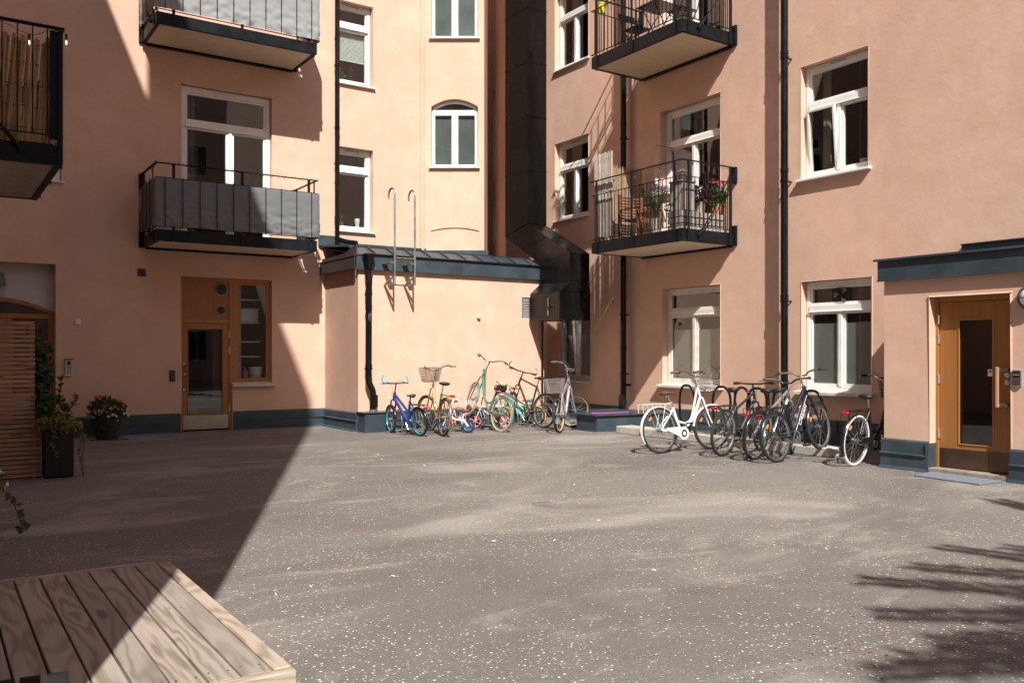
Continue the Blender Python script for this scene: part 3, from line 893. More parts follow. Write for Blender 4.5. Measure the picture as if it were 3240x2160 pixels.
build_wall('return_wall', PLASTER, RB, MB().quad((-16.75, 0, 0), (-16.75, -1.25, 0), (-16.75, -1.25, 3.6), (-16.75, 0, 3.6)), 0)
plinth(RB, -16.7, -14.1, 1.3); plinth(RB, -12.6, -6.85, 1.9, .40)
def w2x(b0, b1): return -b0, -b1
beige = mat('curtain_beige', (.40, .33, .27), .9, 0, .12, 2)
window(RB, -16.46, -15.22, 8.11, 9.99, .16, transom=9.33, mull=(-15.84,), sill=.06, curtain=[(-16.3, -15.9, beige)])
window(RB, -16.46, -15.22, 4.59, 6.40, .16, transom=5.82, mull=(-15.84,), sill=.06, curtain=[(-16.3, -15.95, beige)])
w3 = window(RB, -16.29, -15.15, .87, 2.69, .11, transom=2.35, mull=(-15.72,), m=WHITE_O, sill=.12, sill_m=STONE, tilt=1, sillh=.05, vent=False)
blind(w3, -16.2, -15.25, .20, 0.98, 2.25, .03)
d1 = window(RB, -12.90, -11.32, 3.66, 6.35, .18, transom=5.66, mull=(-12.13,), fr=.08, sill=0, curtain=[(-12.75, -12.5, beige)], name='balcony_door', vent=False)
boxo('trickle_vent', WHITE_O, d1, -12.45, -12.0, .135, .15, 6.29, 6.315, 0)
d2 = window(RB, -12.90, -11.32, 7.32, 10.0, .18, transom=9.32, mull=(-12.13,), fr=.08, sill=0, name='balcony_door', vent=False)
window(RB, -12.84, -11.32, .87, 2.77, .16, transom=2.29, mull=(-12.10,), m=WHITE_O, sill=.13, sill_m=STONE, sillh=.06, vent=False, sillx=.09, panes_back={1: (FILM, .80), 2: (FILM, .80)}, room=ROOM)
window(RB, -9.50, -8.24, 4.43, 6.32, .16, transom=5.64, mull=(-8.86,), sill=.09, tilt=1, sillx=.06, curtain=[(-9.35, -9.2, beige)], sillh=.05)
w6 = window(RB, -9.49, -8.18, .87, 2.69, .16, transom=2.24, mull=(-8.83,), sill=.14, sill_m=STONE, sillh=.07, vent=False, sillx=.08, panes_back={1: (FILM, .87), 2: (FILM, .87)})
MB().box(-9.35, -8.32, .21, .214, 2.34, 2.58).build('transom_board', mat('brown_board', (.16, .115, .085), .6, 0, .1, 3), w6, smooth=False)
# extractor fan behind the transom pane
fx, fz = -8.83, 2.445
fp = MB().box(fx - .17, fx + .17, .145, .149, fz - .165, fz + .165).build('fan_plate', PLAST, w6, smooth=False)
for k in range(3):
    a0 = k * 2 * PI / 3 + .6; mb = MB(); pr = []
    for i in range(7):
        a = a0 + i * .13
        pr.append((fx + .13 * math.cos(a), .140 - i * .002, fz + .13 * math.sin(a)))
    q = [(fx + .035 * math.cos(a0 + .2), .140, fz + .035 * math.sin(a0 + .2))]
    mb.prism(q + pr, (0, .002, 0)); mb.build('fan_blade', ALU, fp, smooth=False)
gd = MB()
for r in (.05, .08, .11, .14): gd.tube([(fx + r * math.cos(2 * PI * i / 24), .130, fz + r * math.sin(2 * PI * i / 24)) for i in range(24)], .0025, 5, closed=True)
for k in range(6): gd.tube([(fx, .130, fz), (fx + .15 * math.cos(k * PI / 3), .132, fz + .15 * math.sin(k * PI / 3))], .003, 5)
gd.lathe([(.035, .125), (.035, .139)], 14, (fx, 0, fz), 'y'); gd.build('fan_guard', PLAST, fp)

# rain pipes
downpipe(RB, smooth_path([(-13.87, -.15, 15), (-13.87, -.15, 8), (-13.87, -.15, .9), (-13.87, -.15, .55), (-13.86, -.16, .45), (-13.85, -.17, .31)], 3), .062, BLACKM, [(-13.87, -.15, z) for z in (7.3, 6.3, 3.1, 1.6)], [(-13.87, -.15, z, 0) for z in (6.0, 2.3, 1.05)])
downpipe(RB, [(-9.71, -.18, 15), (-9.71, -.18, .2)], .062, BLACKM, [(-9.71, -.18, z) for z in (6.6, 4.6, 2.45, 1.0)], [(-9.71, -.18, z, 0) for z in (6.52, 4.42, 2.38)])
boxo('pipe_hatch', BLACKM, RB, -13.93, -13.80, -.235, -.15, .36, .62, .01)
boxo('pipe_hatch', BLACKM, RB, -13.85, -13.76, -.10, -.03, .8, .85, .01)

balcony(RB, -13.45, -10.95, 3.46, 1.35, fh=.22, bot=.27, mid=1.14, top=1.42, pitch=.1, posts=(-13.28, -12.25, -11.13), deck_n=7, side_posts=(.10, .88))
balcony(RB, -13.45, -10.95, 7.12, 1.35, fh=.22, bot=.27, mid=1.14, top=1.42, pitch=.1, posts=(-13.28, -12.25, -11.13), deck_n=7, side_posts=(.10, .88))

# metal plinth box round the pipe foot
pb = MB().prism([(10.6, 12.86, 0), (10.58, 13.46, 0), (11.5, 14.12, 0), (12.3, 14.12, 0), (12.3, 12.6, 0), (11.9, 12.62, 0)][::-1], (0, 0, .30))
pb2 = MB().prism([(10.54, 12.81, .30), (10.52, 13.48, .30), (11.5, 14.16, .30), (12.3, 14.16, .30), (12.3, 12.55, .30), (11.9, 12.57, .30)][::-1], (0, 0, .018))
bxo = thing('plinth_box', 'slate coloured metal box round the foot of the black rain pipe below the open balcony', 'metal box', (0, 0, 0))
pb.build('box_side', FLASH, bxo, smooth=False); pb2.build('box_lid', FLASH, bxo, smooth=False)
sk = MB().prism([(10.50, 12.77, 0), (10.48, 13.52, 0), (11.6, 14.3, 0), (12.3, 14.3, 0), (12.3, 12.5, 0), (11.9, 12.54, 0)][::-1], (0, 0, .012)); sk.build('box_skirt', FLASH, bxo, smooth=False)

# ---- black ventilation duct -----------------------------------------
VD = thing('ventilation_duct', 'black sheet metal ventilation duct in the corner ending in a box with hatch', 'duct', (0, 0, 0))
A0, A1 = 11.06, 11.58
B0, B1 = 15.82, 16.73
z = 4.36; k = 0
while z < 15:
    lo_b = 4.16 if k == 0 else z
    z2 = min(15, z + 1.2)
    mb = MB().add([(a, b, q) for a in (A0, A1) for (b, q) in ((B0, z + .004), (B1, lo_b + .004), (B1, z2 - .004), (B0, z2 - .004))], [(0, 1, 2, 3), (7, 6, 5, 4), (0, 3, 7, 4), (1, 5, 6, 2), (3, 2, 6, 7), (0, 4, 5, 1)])
    mb.build('duct_section', DUCT, VD, .006, smooth=False)
    MB().box(A0 - .008, A1 + .008, B0 - .008, B1 + .008, z2 - .012, z2 + .008).build('duct_seam', DUCT, VD, smooth=False)
    z = z2; k += 1
def duct_piece(p):  # profile in (b,z)
    MB().prism([(A0, b, q) for b, q in p], (A1 - A0, 0, 0)).build('duct_section', DUCT, VD, .006, smooth=False)
mid0, mid1 = (15.10, 3.99), (16.06, 3.80)
duct_piece([(B0, 4.356), (B1, 4.156), mid1, mid0])
duct_piece([(mid0[0] - .004, mid0[1] - .003), (mid1[0] - .004, mid1[1] - .003), (15.36, 3.42), (14.29, 3.58)])
duct_piece([(14.29, 3.576), (15.36, 3.416), (15.36, 2.985), (14.29, 2.985)])
lo = [(10.80, 14.30, 2.765), (11.62, 14.30, 2.765), (11.62, 15.36, 2.765), (10.80, 15.36, 2.765)]
hi = [(A0, 14.29, 2.981), (A1, 14.29, 2.981), (A1, 15.36, 2.981), (A0, 15.36, 2.981)]
MB().loft([lo, hi]).build('duct_hood', DUCT, VD, .006, smooth=False)
MB().box(10.80, 11.62, 14.30, 15.36, 2.18, 2.761).build('duct_box', DUCT, VD, .008, smooth=False)
ht = MB().box(10.785, 10.80, 14.68, 15.12, 2.27, 2.64).build('hatch', DUCT, VD, .004, smooth=False)
MB().box(10.778, 10.792, 14.67, 14.70, 2.27, 2.64).build('hatch_rim', ZINC, ht, .003, smooth=False)
MB().box(10.765, 10.80, 14.60, 14.72, 2.44, 2.47).build('hatch_latch', BLACKM, ht, .003, smooth=False)
MB().box(10.95, 11.5, 15.36, 15.449, 2.3, 2.7).build('wall_sleeve', DUCT, VD, smooth=False)

# ---- low extension with sheet metal roof -----------------------------
EX = thing('extension_building', 'low salmon plastered extension with slate metal roof edge behind the bicycles', 'building', (0, 15.45, 0), 0)
build_wall('wall', PLASTER, EX, wall_mesh(6.85, 11.24, 0, 3.3, [(10.64, 10.93, 2.27, 2.70, .05, 0, True)]), .012)
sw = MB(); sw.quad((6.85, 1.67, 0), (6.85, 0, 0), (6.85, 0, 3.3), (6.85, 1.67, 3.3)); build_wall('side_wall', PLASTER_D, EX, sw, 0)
build_wall('end_wall', PLASTER, EX, MB().quad((11.24, 0, 0), (11.24, 1.3, 0), (11.24, 1.3, 3.3), (11.24, 0, 3.3)), 0)
fa = MB(); fa.box(6.78, 11.30, -.075, -.06, 3.10, 3.36); fa.box(6.775, 11.30, -.085, -.06, 3.085, 3.10); fa.box(6.775, 11.30, -.095, -.02, 3.36, 3.375); fa.box(6.79, 11.3, -.06, 0, 3.098, 3.104)
fa.build('fascia', FLASH, EX, .003, smooth=False)
fb = MB(); fb.box(6.735, 6.75, -.09, 1.67, 3.12, 3.34); fb.box(6.72, 6.76, -.1, 1.67, 3.34, 3.356); fb.box(6.725, 6.75, -.095, 1.67, 3.105, 3.12)
fb.build('side_fascia', FLASH_B, EX, .003, smooth=False)
gt = MB().tube([(6.95, -.09, 3.385), (11.25, -.09, 3.372)], .022, 8); gt.build('gutter', BLACKM, EX)
# roof panels with standing seams, rising to the house wall
n = 11; xa, xb = 6.78, 11.28
for i in range(n):
    p, q = xa + (xb - xa) * i / n, xa + (xb - xa) * (i + 1) / n
    mb = MB()
    mb.add([(p, -.09, 3.372), (q - .003, -.09, 3.372), (q - .003, .35, 3.56), (p, .35, 3.56), (q - .003, 1.67, 3.68), (p, 1.67, 3.68), (p, -.09, 3.362), (q - .003, -.09, 3.362), (q - .003, 1.67, 3.66), (p, 1.67, 3.66)], [(0, 1, 2, 3), (3, 2, 4, 5), (0, 6, 7, 1), (6, 9, 8, 7)])
    mb.prism([(p, -.085, 3.378), (p, .33, 3.555), (p, 1.67, 3.68), (p, 1.67, 3.72), (p, .34, 3.60), (p, -.02, 3.435)], (.012, 0, 0))
    mb.build('roof_panel', FLASH, EX, smooth=False)
# kicker where the side fascia sweeps up to the gutter head
kb = MB(); kb.prism([(6.76, -.10, 3.356), (6.76, 1.6, 3.36), (6.76, 1.6, 3.42), (6.76, .5, 3.43), (6.76, -.1, 3.56)], (.03, 0, 0)); kb.build('roof_kicker', FLASH_B, EX, smooth=False)
up = MB(); up.box(6.74, 9.2, 1.62, 1.665, 3.66, 3.80); up.box(6.70, 7.12, 1.60, 1.665, 3.70, 3.92); up.build('upstand_flashing', FLASH, EX, smooth=False)
up2 = MB().prism([(9.1, 1.66, 3.64), (10.3, .86, 3.64), (10.3, .80, 3.64), (9.08, 1.60, 3.64)], (0, 0, .12)); up2.build('upstand_flashing', FLASH, EX, smooth=False)
plinth(EX, 7.42, 11.22, 1.9)
def side_plinth():
    prof = [(-.125, 0), (-.12, .012), (-.062, .035), (-.058, .185), (-.082, .19), (-.080, .20), (-.045, .212), (-.042, .34), (-.015, .36), (.02, .36), (.02, 0)]
    MB().prism([(6.85 + p, -.02, z) for p, z in prof], (0, 1.62, 0)).build('plinth_panel', FLASH, EX, smooth=False)
side_plinth()
pbx = MB()
pbx.box(6.83, 7.40, -.36, 0, .0, .36); pbx.box(6.80, 7.43, -.39, .0, .36, .376); pbx.box(6.77, 7.46, -.42, 0, .0, .012)
pbx.build('pipe_box', FLASH, EX, .004, smooth=False)
# louvre grille
gv = MB()
for a, b, c, d in ((10.64, 10.66, 2.27, 2.70), (10.91, 10.93, 2.27, 2.70), (10.66, 10.91, 2.27, 2.285), (10.66, 10.91, 2.685, 2.70)): gv.box(a, b, -.012, .03, c, d)
gvo = gv.build('louvre_grille', ZINC, EX, smooth=False)
for i in range(11): MB().prism([(10.66, .03, 2.30 + i * .036), (10.66, -.008, 2.285 + i * .036), (10.66, -.008, 2.292 + i * .036), (10.66, .03, 2.308 + i * .036)], (.25, 0, 0)).build('louvre_slat', mat('grille_grey', (.42, .43, .43), .5), gvo, smooth=False)
# rain pipe with hopper head
X, Yp = 6.99, -.17
dp = downpipe(EX, smooth_path([(X, -.14, 3.12), (X, -.15, 2.98), (X + .01, Yp, 2.86), (X + .005, Yp, 2.7), (X, Yp, 1.4), (X, Yp, 1.02), (X + .01, Yp, .93), (X + .07, Yp - .02, .78), (X + .08, Yp - .02, .68), (X + .08, Yp - .02, .40)], 4), .062, BLACKM, [(X, Yp, 2.66), (X, Yp, 2.35), (X, Yp, 1.25)], [(X, Yp, 2.62, 0), (X, Yp, 1.2, 0)])
MB().lathe([(.062, 3.10), (.075, 3.14), (.115, 3.34), (.125, 3.35), (.125, 3.375), (.11, 3.375), (.10, 3.34), (.05, 3.14)], 22, (X, -.17, 0)).build('hopper_head', BLACKM, dp)
boxo('pipe_hatch', BLACKM, EX, X + .04, X + .16, Yp - .085, Yp - .03, .46, .70, .012)
MB().cyl((X + .08, Yp - .02, .372), (X + .08, Yp - .02, .42), .072, 14).build('pipe_collar', ZINC, EX)
ow = MB().lathe([(.001, -.01), (.028, -.006), (.04, 0), (.028, .006), (.001, .01)], 14, (X, Yp - .06, 2.18), 'y'); ow.xf(Matrix.Translation((X, 0, 2.18)) @ Matrix.Scale(2.0, 4, (0, 0, 1)) @ Matrix.Translation((-X, 0, -2.18))); ow.build('leaf_grating', FLASH, EX)
# fixed ladder
LD = thing('roof_ladder', 'galvanised fixed ladder with hooked tops leading to the low metal roof', 'ladder', (0, 15.45, 0))
for x in (7.40, 7.83):
    hk = [(x, -.45 + .13 - .13 * math.cos(a), 4.52 + .13 * math.sin(a)) for a in [PI * i / 10 for i in range(11)]]
    MB().tube([(x, -.45, 2.80), (x, -.45, 3.6)] + hk + [(x, -.19, 4.46)], .019, 8).build('stile', ZINC, LD)
    br = MB().box(x - .018, x + .018, -.46, 0, 2.80, 2.825)
    br.prism([(x - .015, -.44, 2.95), (x - .015, -.44, 2.99), (x - .015, -.01, 2.83), (x - .015, -.05, 2.83)], (.03, 0, 0))
    br.build('wall_bracket', ZINC, LD, smooth=False)
    boxo('roof_bracket', ZINC, LD, x - .09, x + .02, -.44, -.07, 3.20, 3.23)
for z in (3.31,): MB().cyl((7.40, -.45, z), (7.83, -.45, z), .010, 8).build('rung', mat('rusty_bar', (.30, .20, .14), .7, .3, .3, 20), LD)
kn = MB().lathe([(.001, -.07), (.03, -.065), (.045, -.04), (.045, -.02), (.02, 0)], 16, (9.54, 0, 2.24), 'y')
kn.build('wall_knob', mat('cream_plastic', (.70, .58, .30), .5, 0, .1, 9), EX)
MB().tube([(11.16, -.05, 2.25), (11.16, -.05, .02)], .022, 8).build('cable_pipe', BLACKM, EX)

# ---- entrance porch on the right --------------------------------------
PO = thing('entrance_porch', 'salmon plastered entrance porch with slate metal roof edge at the far right', 'porch', (10.5, 0, 0), R(-90))
pw = wall_mesh(-6.80, -3.2, 0, 2.55, [(-6.17, -5.18, 0, 2.20, .20, 0, False, 'b')])
pw.quad((-6.80, 1.8, 0), (-6.80, 0, 0), (-6.80, 0, 2.55), (-6.80, 1.8, 2.55)); pw.quad((-3.2, 0, 0), (-3.2, 1.8, 0), (-3.2, 1.8, 2.55), (-3.2, 0, 2.55))
build_wall('wall', PLASTER, PO, pw, .02)
fa = MB(); fa.box(-6.86, -3.1, -.06, -.045, 2.45, 2.70); fa.box(-6.86, -6.845, -.045, 1.8, 2.45, 2.70); fa.box(-6.865, -3.1, -.075, -.05, 2.435, 2.452)
fa.prism([(-6.90, -.10, 2.70), (-6.90, 1.8, 2.82), (-6.90, 1.8, 2.85), (-6.90, -.10, 2.73)], (3.85, 0, 0)); fa.box(-6.84, -3.1, -.045, .02, 2.47, 2.55)
fa.build('roof_edge', FLASH, PO, .004, smooth=False)
fa = MB(); fa.box(-6.72, -3.1, 1.74, 1.78, 2.84, 3.03); fa.box(-6.72, -3.1, 1.70, 1.785, 3.03, 3.045); fa.build('upstand_flashing', FLASH, PO, .003, smooth=False)
plinth(PO, -6.82, -6.175, .7, .38); plinth(PO, -5.175, -3.25, 1.9, .38)
MB().prism([(-6.175, -.06 + .0, 0), (-6.175, .2, 0), (-6.175, .2, .36), (-6.175, -.045, .36)], (.012, 0, 0)).build('plinth_return', FLASH, PO, smooth=False)
df = MB(); df.box(-6.168, -6.13, .13, .24, .05, 2.198); df.box(-5.225, -5.182, .13, .24, .05, 2.198); df.box(-6.13, -5.225, .13, .24, 2.14, 2.198)
df.build('door_frame', OAK, PO, .003, smooth=False)
boxo('threshold', mat('worn_wood', (.26, .225, .19), .8, 0, .2, 9), PO, -6.20, -5.15, -.04, .24, .005, .055, .006)
lf = MB(); lf.box(-6.125, -5.885, .15, .195, .065, 2.135); lf.box(-5.45, -5.23, .15, .195, .065, 2.135)
lf.box(-5.885, -5.45, .152, .193, 1.915, 2.135); lf.box(-5.885, -5.45, .152, .193, .065, .36)
pd = lf.build('door', OAK, PO, .003, smooth=False)
bd = MB(); bd.box(-5.885, -5.868, .142, .152, .36, 1.915); bd.box(-5.467, -5.45, .142, .152, .36, 1.915); bd.box(-5.868, -5.467, .142, .152, 1.90, 1.915); bd.box(-5.868, -5.467, .142, .152, .36, .375)
bd.build('glazing_bead', OAK, pd, .002, smooth=False)
MB().box(-5.885, -5.45, .17, .178, .36, 1.915).build('pane', GLASS, pd, smooth=False)
boxo('kick_plate', mat('bronze_plate', (.12, .075, .05), .35, .7, .25, 4), pd, -6.12, -5.235, .142, .149, .07, .305, .001)
st = MB().box(-5.53, -5.475, .160, .163, 1.215, 1.30).build('warning_sticker', BUCKET, pd, smooth=False)
MB().prism([(-5.525, .1575, 1.262), (-5.48, .1575, 1.262), (-5.5025, .1575, 1.296)], (0, .002, 0)).build('sticker_triangle', REDT, st, smooth=False)
for z in (.48, 1.17, 1.67, 1.92): boxo('hinge', ALU, pd, -6.135, -6.112, .122, .149, z - .06, z + .06, .003)
hd = MB().box(-5.378, -5.342, .03, .058, .85, 1.33).build('door_pull', mat('pale_oak', (.45, .28, .16), .5, 0, .15, 8, stretch=(1, 1, .2)), pd, .006, smooth=False)
for z in (.88, 1.30): MB().box(-5.37, -5.25, .058, .066, z - .022, z + .022).box(-5.265, -5.25, .066, .15, z - .022, z + .022).build('pull_bracket', ZINC, hd, .002, smooth=False)
for z in (1.15, 1.235): MB().lathe([(.032, .15), (.032, .125), (.024, .118), (.001, .118)], 18, (-5.285, 0, z), 'y').build('lock', ALU, pd)
rb = MB()
X0, X1, Y0, Y1, Z1 = -6.3, -5.0, .245, 1.75, 2.3
for q in (((X0, Y1, 0), (X1, Y1, 0), (X1, Y1, Z1), (X0, Y1, Z1)), ((X0, Y0, 0), (X0, Y1, 0), (X0, Y1, Z1), (X0, Y0, Z1)), ((X1, Y0, 0), (X1, Y1, 0), (X1, Y1, Z1), (X1, Y0, Z1)), ((X0, Y0, Z1), (X1, Y0, Z1), (X1, Y1, Z1), (X0, Y1, Z1)), ((X0, Y0, .006), (X1, Y0, .006), (X1, Y1, .006), (X0, Y1, .006))): rb.quad(*q)
rb.build('hall_interior', ROOM, PO, smooth=False, fixn=False)
MT = MB(); MT.prism([(10.36, 6.10, 0), (9.90, 6.05, 0), (9.82, 5.22, 0), (10.30, 5.20, 0)][::-1], (0, 0, .016))
tag(MT.build('door_mat', MATB, None, .004, smooth=False, loc=(.06, 0, .004)), 'blue grey bristle door mat in front of the porch door', 'door mat')

# ---- wing on the left (balcony reaches into view) and house behind ------
WG = thing('apartment_wing', 'salmon plastered wing left of the courtyard carrying the balcony with the bamboo screen', 'building', (-.18, 0, 0), R(90))
ww = MB()
ww.box(1.66, 17.10, 0, 8, 0, 14.98)
ww.build('wall', PLASTER, WG, smooth=False)
MB().box(1.66, 8.3, 0, .28, 14.984, 17.1).build('shadow_parapet', PLASTER, WG, smooth=False)  # unseen, added and kept shallow to cast the stepped shadow edge
for x0_, z0_ in [(x_, z_) for x_ in (4.2, 7.2) for z_ in (4.4, 8.1, 11.8)] + [(13.6, 4.4), (13.6, 8.1)]:
    wmb = MB(); wmb.box(x0_, x0_ + 1.1, -.03, -.004, z0_, z0_ + 1.7)
    wo_ = wmb.build('window', WHITE, WG, smooth=False)
    for c in (0, 1): MB().box(x0_ + .08 + c * .5, x0_ + .52 + c * .5, -.04, -.032, z0_ + .1, z0_ + 1.6).build('pane', PLAST, wo_, smooth=False)
wb_ = balcony(WG, 10.1, 12.58, 3.44, 1.35, fh=.20, bot=.30, mid=1.40, top=1.415, pitch=.135, posts=(10.3, 11.3, 12.4), soffit=mat('grey_soffit', (.30, .26, .22), .85, 0, .2, 3, .1, 30, stretch=(.3, 1, 1)), deck_n=6, side_posts=(.015, .95), bars_front=True)
# bamboo canes tied to the inside of the near railing and the front
rng = random.Random(11)
cm = [MB().tube([(0, 0, 0), (rng.uniform(-.01, .01), rng.uniform(-.006, .006), .55), (rng.uniform(-.012, .012), rng.uniform(-.01, .01), 1.10)], .013, 6).mesh('bamboo_cane', CANE) for _ in range(6)]
y = -1.27; i = 0
while y < -.05:
    link('bamboo_cane', rng.choice(cm), wb_, (10.165 + rng.uniform(-.012, .012), y, 3.66), (R(rng.uniform(2.4, 4.4)), R(rng.uniform(-1, 1)), rng.choice((0, PI)) * 0), (rng.uniform(.8, 1.25), rng.uniform(.8, 1.25), rng.uniform(.93, 1.0)))
    y += rng.uniform(.013, .021); i += 1
wr = MB()
for z in (3.80, 4.02, 4.24, 4.46, 4.66): wr.tube([(10.15 - .004 * math.sin(k * 2.1), -1.3 + k * .05, z + .006 * math.sin(k * 1.3)) for k in range(26)], .0028, 5)
wr.build('binding_wire', STEEL_D, wb_)
boxo('corner_cover', STEEL_D, wb_, 10.1, 10.112, -1.345, -1.235, 3.70, 4.82, 0)

OB = thing('opposite_building', 'plain salmon house closing the courtyard behind the viewer', 'building', (0, -16, 0), 0)
MB().box(-12, 30, -8, 0, 0, 16.5).build('wall', PLASTER, OB, smooth=False)
MB().prism([(-12.2, .3, 16.5), (-12.2, -4, 18.5), (-12.2, -8.3, 16.5)], (42.4, 0, 0)).build('roof', ROOFT, OB, smooth=False)
for k in range(9):
    for z in (1.0, 4.6, 8.2, 11.4):
        wmb = MB(); x = -9 + k * 4.2; wmb.box(x, x + 1.2, .004, .04, z, z + 1.8)
        wo_ = wmb.build('window', WHITE, OB, smooth=False)
        for c in (0, 1): MB().box(x + .08 + c * .55, x + .57 + c * .55, .042, .05, z + .1, z + 1.7).build('pane', PLAST, wo_, smooth=False)

# ================================================================== PLANTS
def leaf(mb, p, d, up, L, W, fold=.25):
    d = d.normalized(); s = d.cross(up)
    if s.length < 1e-4: s = d.orthogonal()
    s.normalize(); n = s.cross(d)
    a, b = p, p + d * L
    m = p + d * L * .45
    mb.add([a, m + s * W * .5 + n * W * fold, b, m - s * W * .5 + n * W * fold, m], [(0, 1, 4), (1, 2, 4), (4, 2, 3), (0, 4, 3)])

def rdir(rng, zmin=-1):
    while True:
        v = Vector((rng.uniform(-1, 1), rng.uniform(-1, 1), rng.uniform(-1, 1)))
        if .05 < v.length < 1 and v.z > zmin: return v.normalized()

def bush(parent, name, m, c, rad, n, L, W, seed, shell=.35):
    rng = random.Random(seed); mb = MB(); c = Vector(c)
    for _ in range(n):
        v = rdir(rng); k = rng.uniform(shell, 1) ** .6
        p = c + Vector((v.x * rad[0], v.y * rad[1], v.z * rad[2])) * k
        d = (v + rdir(rng) * .8 + Vector((0, 0, .25)))
        s = rng.uniform(.6, 1.25)
        leaf(mb, p, d, rdir(rng), L * s, W * s)
    return mb.build(name, m, parent, fixn=False, ang=180)

def stems(parent, m, base, tips, r=.004):
    mb = MB()
    for t in tips:
        b = Vector(base); t = Vector(t)
        mb.tube([b, b.lerp(t, .5) + Vector((0, 0, .04)), t], [r, r * .8, r * .4], 5)
    return mb.build('stem', m, parent)

def blossoms(parent, name, m, c, rad, n, r, seed, petals=5, top=True):
    rng = random.Random(seed); mb = MB(); c = Vector(c)
    for _ in range(n):
        v = rdir(rng, -.2 if top else -1)
        p = c + Vector((v.x * rad[0], v.y * rad[1], v.z * rad[2]))
        ax = (v + rdir(rng) * .4).normalized(); u = ax.orthogonal().normalized()
        for k in range(petals):
            d = Matrix.Rotation(2 * PI * k / petals, 3, ax) @ u
            leaf(mb, p, (d + ax * .35), ax, r, r * .85, .1)
    return mb.build(name, m, parent, fixn=False, ang=180)

STEMM = mat('plant_stem', (.07, .09, .03), .7)
# flower tub by the left wall
FT = thing('flower_tub', 'dark tub of red geraniums and white petunias against the shaded wall', 'flower pot', (2.60, 16.42, 0))
MB().lathe([(.001, .0), (.165, 0), (.18, .03), (.21, .26), (.225, .34), (.235, .345), (.235, .365), (.215, .365), (.205, .32), (.001, .32)], 30).build('pot', POTD, FT)
bush(FT, 'leaves', LEAF, (0, 0, .50), (.30, .26, .20), 620, .075, .055, 3)
bush(FT, 'trailing_leaves', LEAFD, (-.12, -.10, .30), (.22, .16, .2), 260, .05, .035, 5)
blossoms(FT, 'white_flowers', WHITEP, (.02, -.03, .44), (.34, .28, .15), 85, .026, 7)
for p in ((-.16, -.12, .72), (.17, -.16, .60), (.20, -.1, .55)): blossoms(FT, 'red_flower', RED, p, (.05, .05, .045), 26, .024, hash(p) % 97, top=False)
stems(FT, STEMM, (0, 0, .4), [(-.05, -.1, .78), (.08, .05, .80), (.2, -.1, .7)])
lt = MB(); rng = random.Random(2)
lt.tube([(2.3, 16.25, .012), (2.75, 16.15, .012), (2.9, 16.19, .012)], .009, 5)
tag(lt.build('fallen_stick', mat('bark', (.10, .07, .05), .9, 0, .3, 20)), 'thin brown stick lying on the asphalt before the flower tub', 'stick')

# slatted planter with privacy screen
SP = thing('slatted_planter', 'weathered timber slat planter with tall privacy screen at the left edge', 'planter', (0, 11.88, 0))
rng = random.Random(8)
x0s, x1s = -.12, 1.155
def slat(z, x0, x1, y, h=.043):
    me = MB().box(-(x1 - x0) / 2, (x1 - x0) / 2, -.011, .011, -h / 2, h / 2).mesh('slat', SLATW, False)
    o = link('slat', me, SP, ((x0 + x1) / 2 + rng.uniform(-.004, .004), y, z), (R(rng.uniform(-1, 1)), R(rng.uniform(-.12, .12)), 0))
    md = o.modifiers.new('bevel', 'BEVEL'); md.width = .003; md.limit_method = 'ANGLE'
pitch = .0535
for i in range(13): slat(.035 + i * pitch, x0s, x1s, 0)
for i in range(22): slat(.035 + (13 + i) * pitch, x0s, 1.085, .03)
for x in (.1, .62, 1.08): boxo('batten', SLATW, SP, x - .022, x + .022, .013 if x < 1 else .013, .018, .0, .70, 0)
for x in (.15, .60, 1.05): boxo('batten', SLATW, SP, x - .022, x + .022, .043, .09, .70, 1.87, .002)
pb = MB(); pb.box(x0s, 1.135, .022, .45, .0, .66); pb.build('planter_box', mat('planter_lining', (.03, .027, .025), .9), SP, smooth=False)
IV = thing('ivy', 'dark ivy climbing behind the slatted screen in front of the entrance glass', 'plant', (1.18, 12.15, .66))
rng = random.Random(21); mb = MB(); st_ = MB()
for k in range(5):
    x = rng.uniform(-.08, .12); y = rng.uniform(-.05, .05); z = 0; pts = [(x, y, 0)]
    while z < rng.uniform(.85, 1.2):
        z += .06; x += rng.uniform(-.02, .016); y += rng.uniform(-.02, .02); pts.append((x, y, z))
        for q in range(4):
            d = rdir(rng); d.z = d.z * .5 - .2; leaf(mb, Vector((x, y, z)) + rdir(rng) * .03, d, Vector((0, -1, .3)), rng.uniform(.05, .085), rng.uniform(.05, .075))
    st_.tube(pts, .004, 5)
mb.build('leaves', LEAFD, IV, fixn=False, ang=180); st_.build('stem', STEMM, IV)
RP = thing('rattan_planter', 'black woven rattan planter with yellow green trailing foliage beside the timber slats', 'planter', (1.325, 11.83, 0))
pl = MB(); pl.box(-.155, .155, -.155, .155, .012, .575); pl.box(-.163, .163, -.163, .163, .56, .59)
po = pl.build('pot', WICKER, RP, .008, smooth=False)
wv = MB()
for i in range(27):
    z = .03 + i * .0205
    for k in range(12):
        if (i + k) % 2: wv.box(-.150 + k * .025, -.128 + k * .025, -.1595, -.154, z - .008, z + .008)
        else: wv.box(-.1595, -.154, -.150 + k * .025, -.128 + k * .025, z - .008, z + .008)
tag(wv.build('weave', WICKER, RP, smooth=False), None, None, kind='stuff')
bush(RP, 'yellow_leaves', LEAFY, (-.02, -.05, .64), (.24, .22, .10), 480, .055, .04, 31)
bush(RP, 'green_leaves', LEAF, (-.05, 0, .78), (.16, .15, .2), 260, .07, .045, 32)
rng = random.Random(33); mb = MB(); sg = MB()
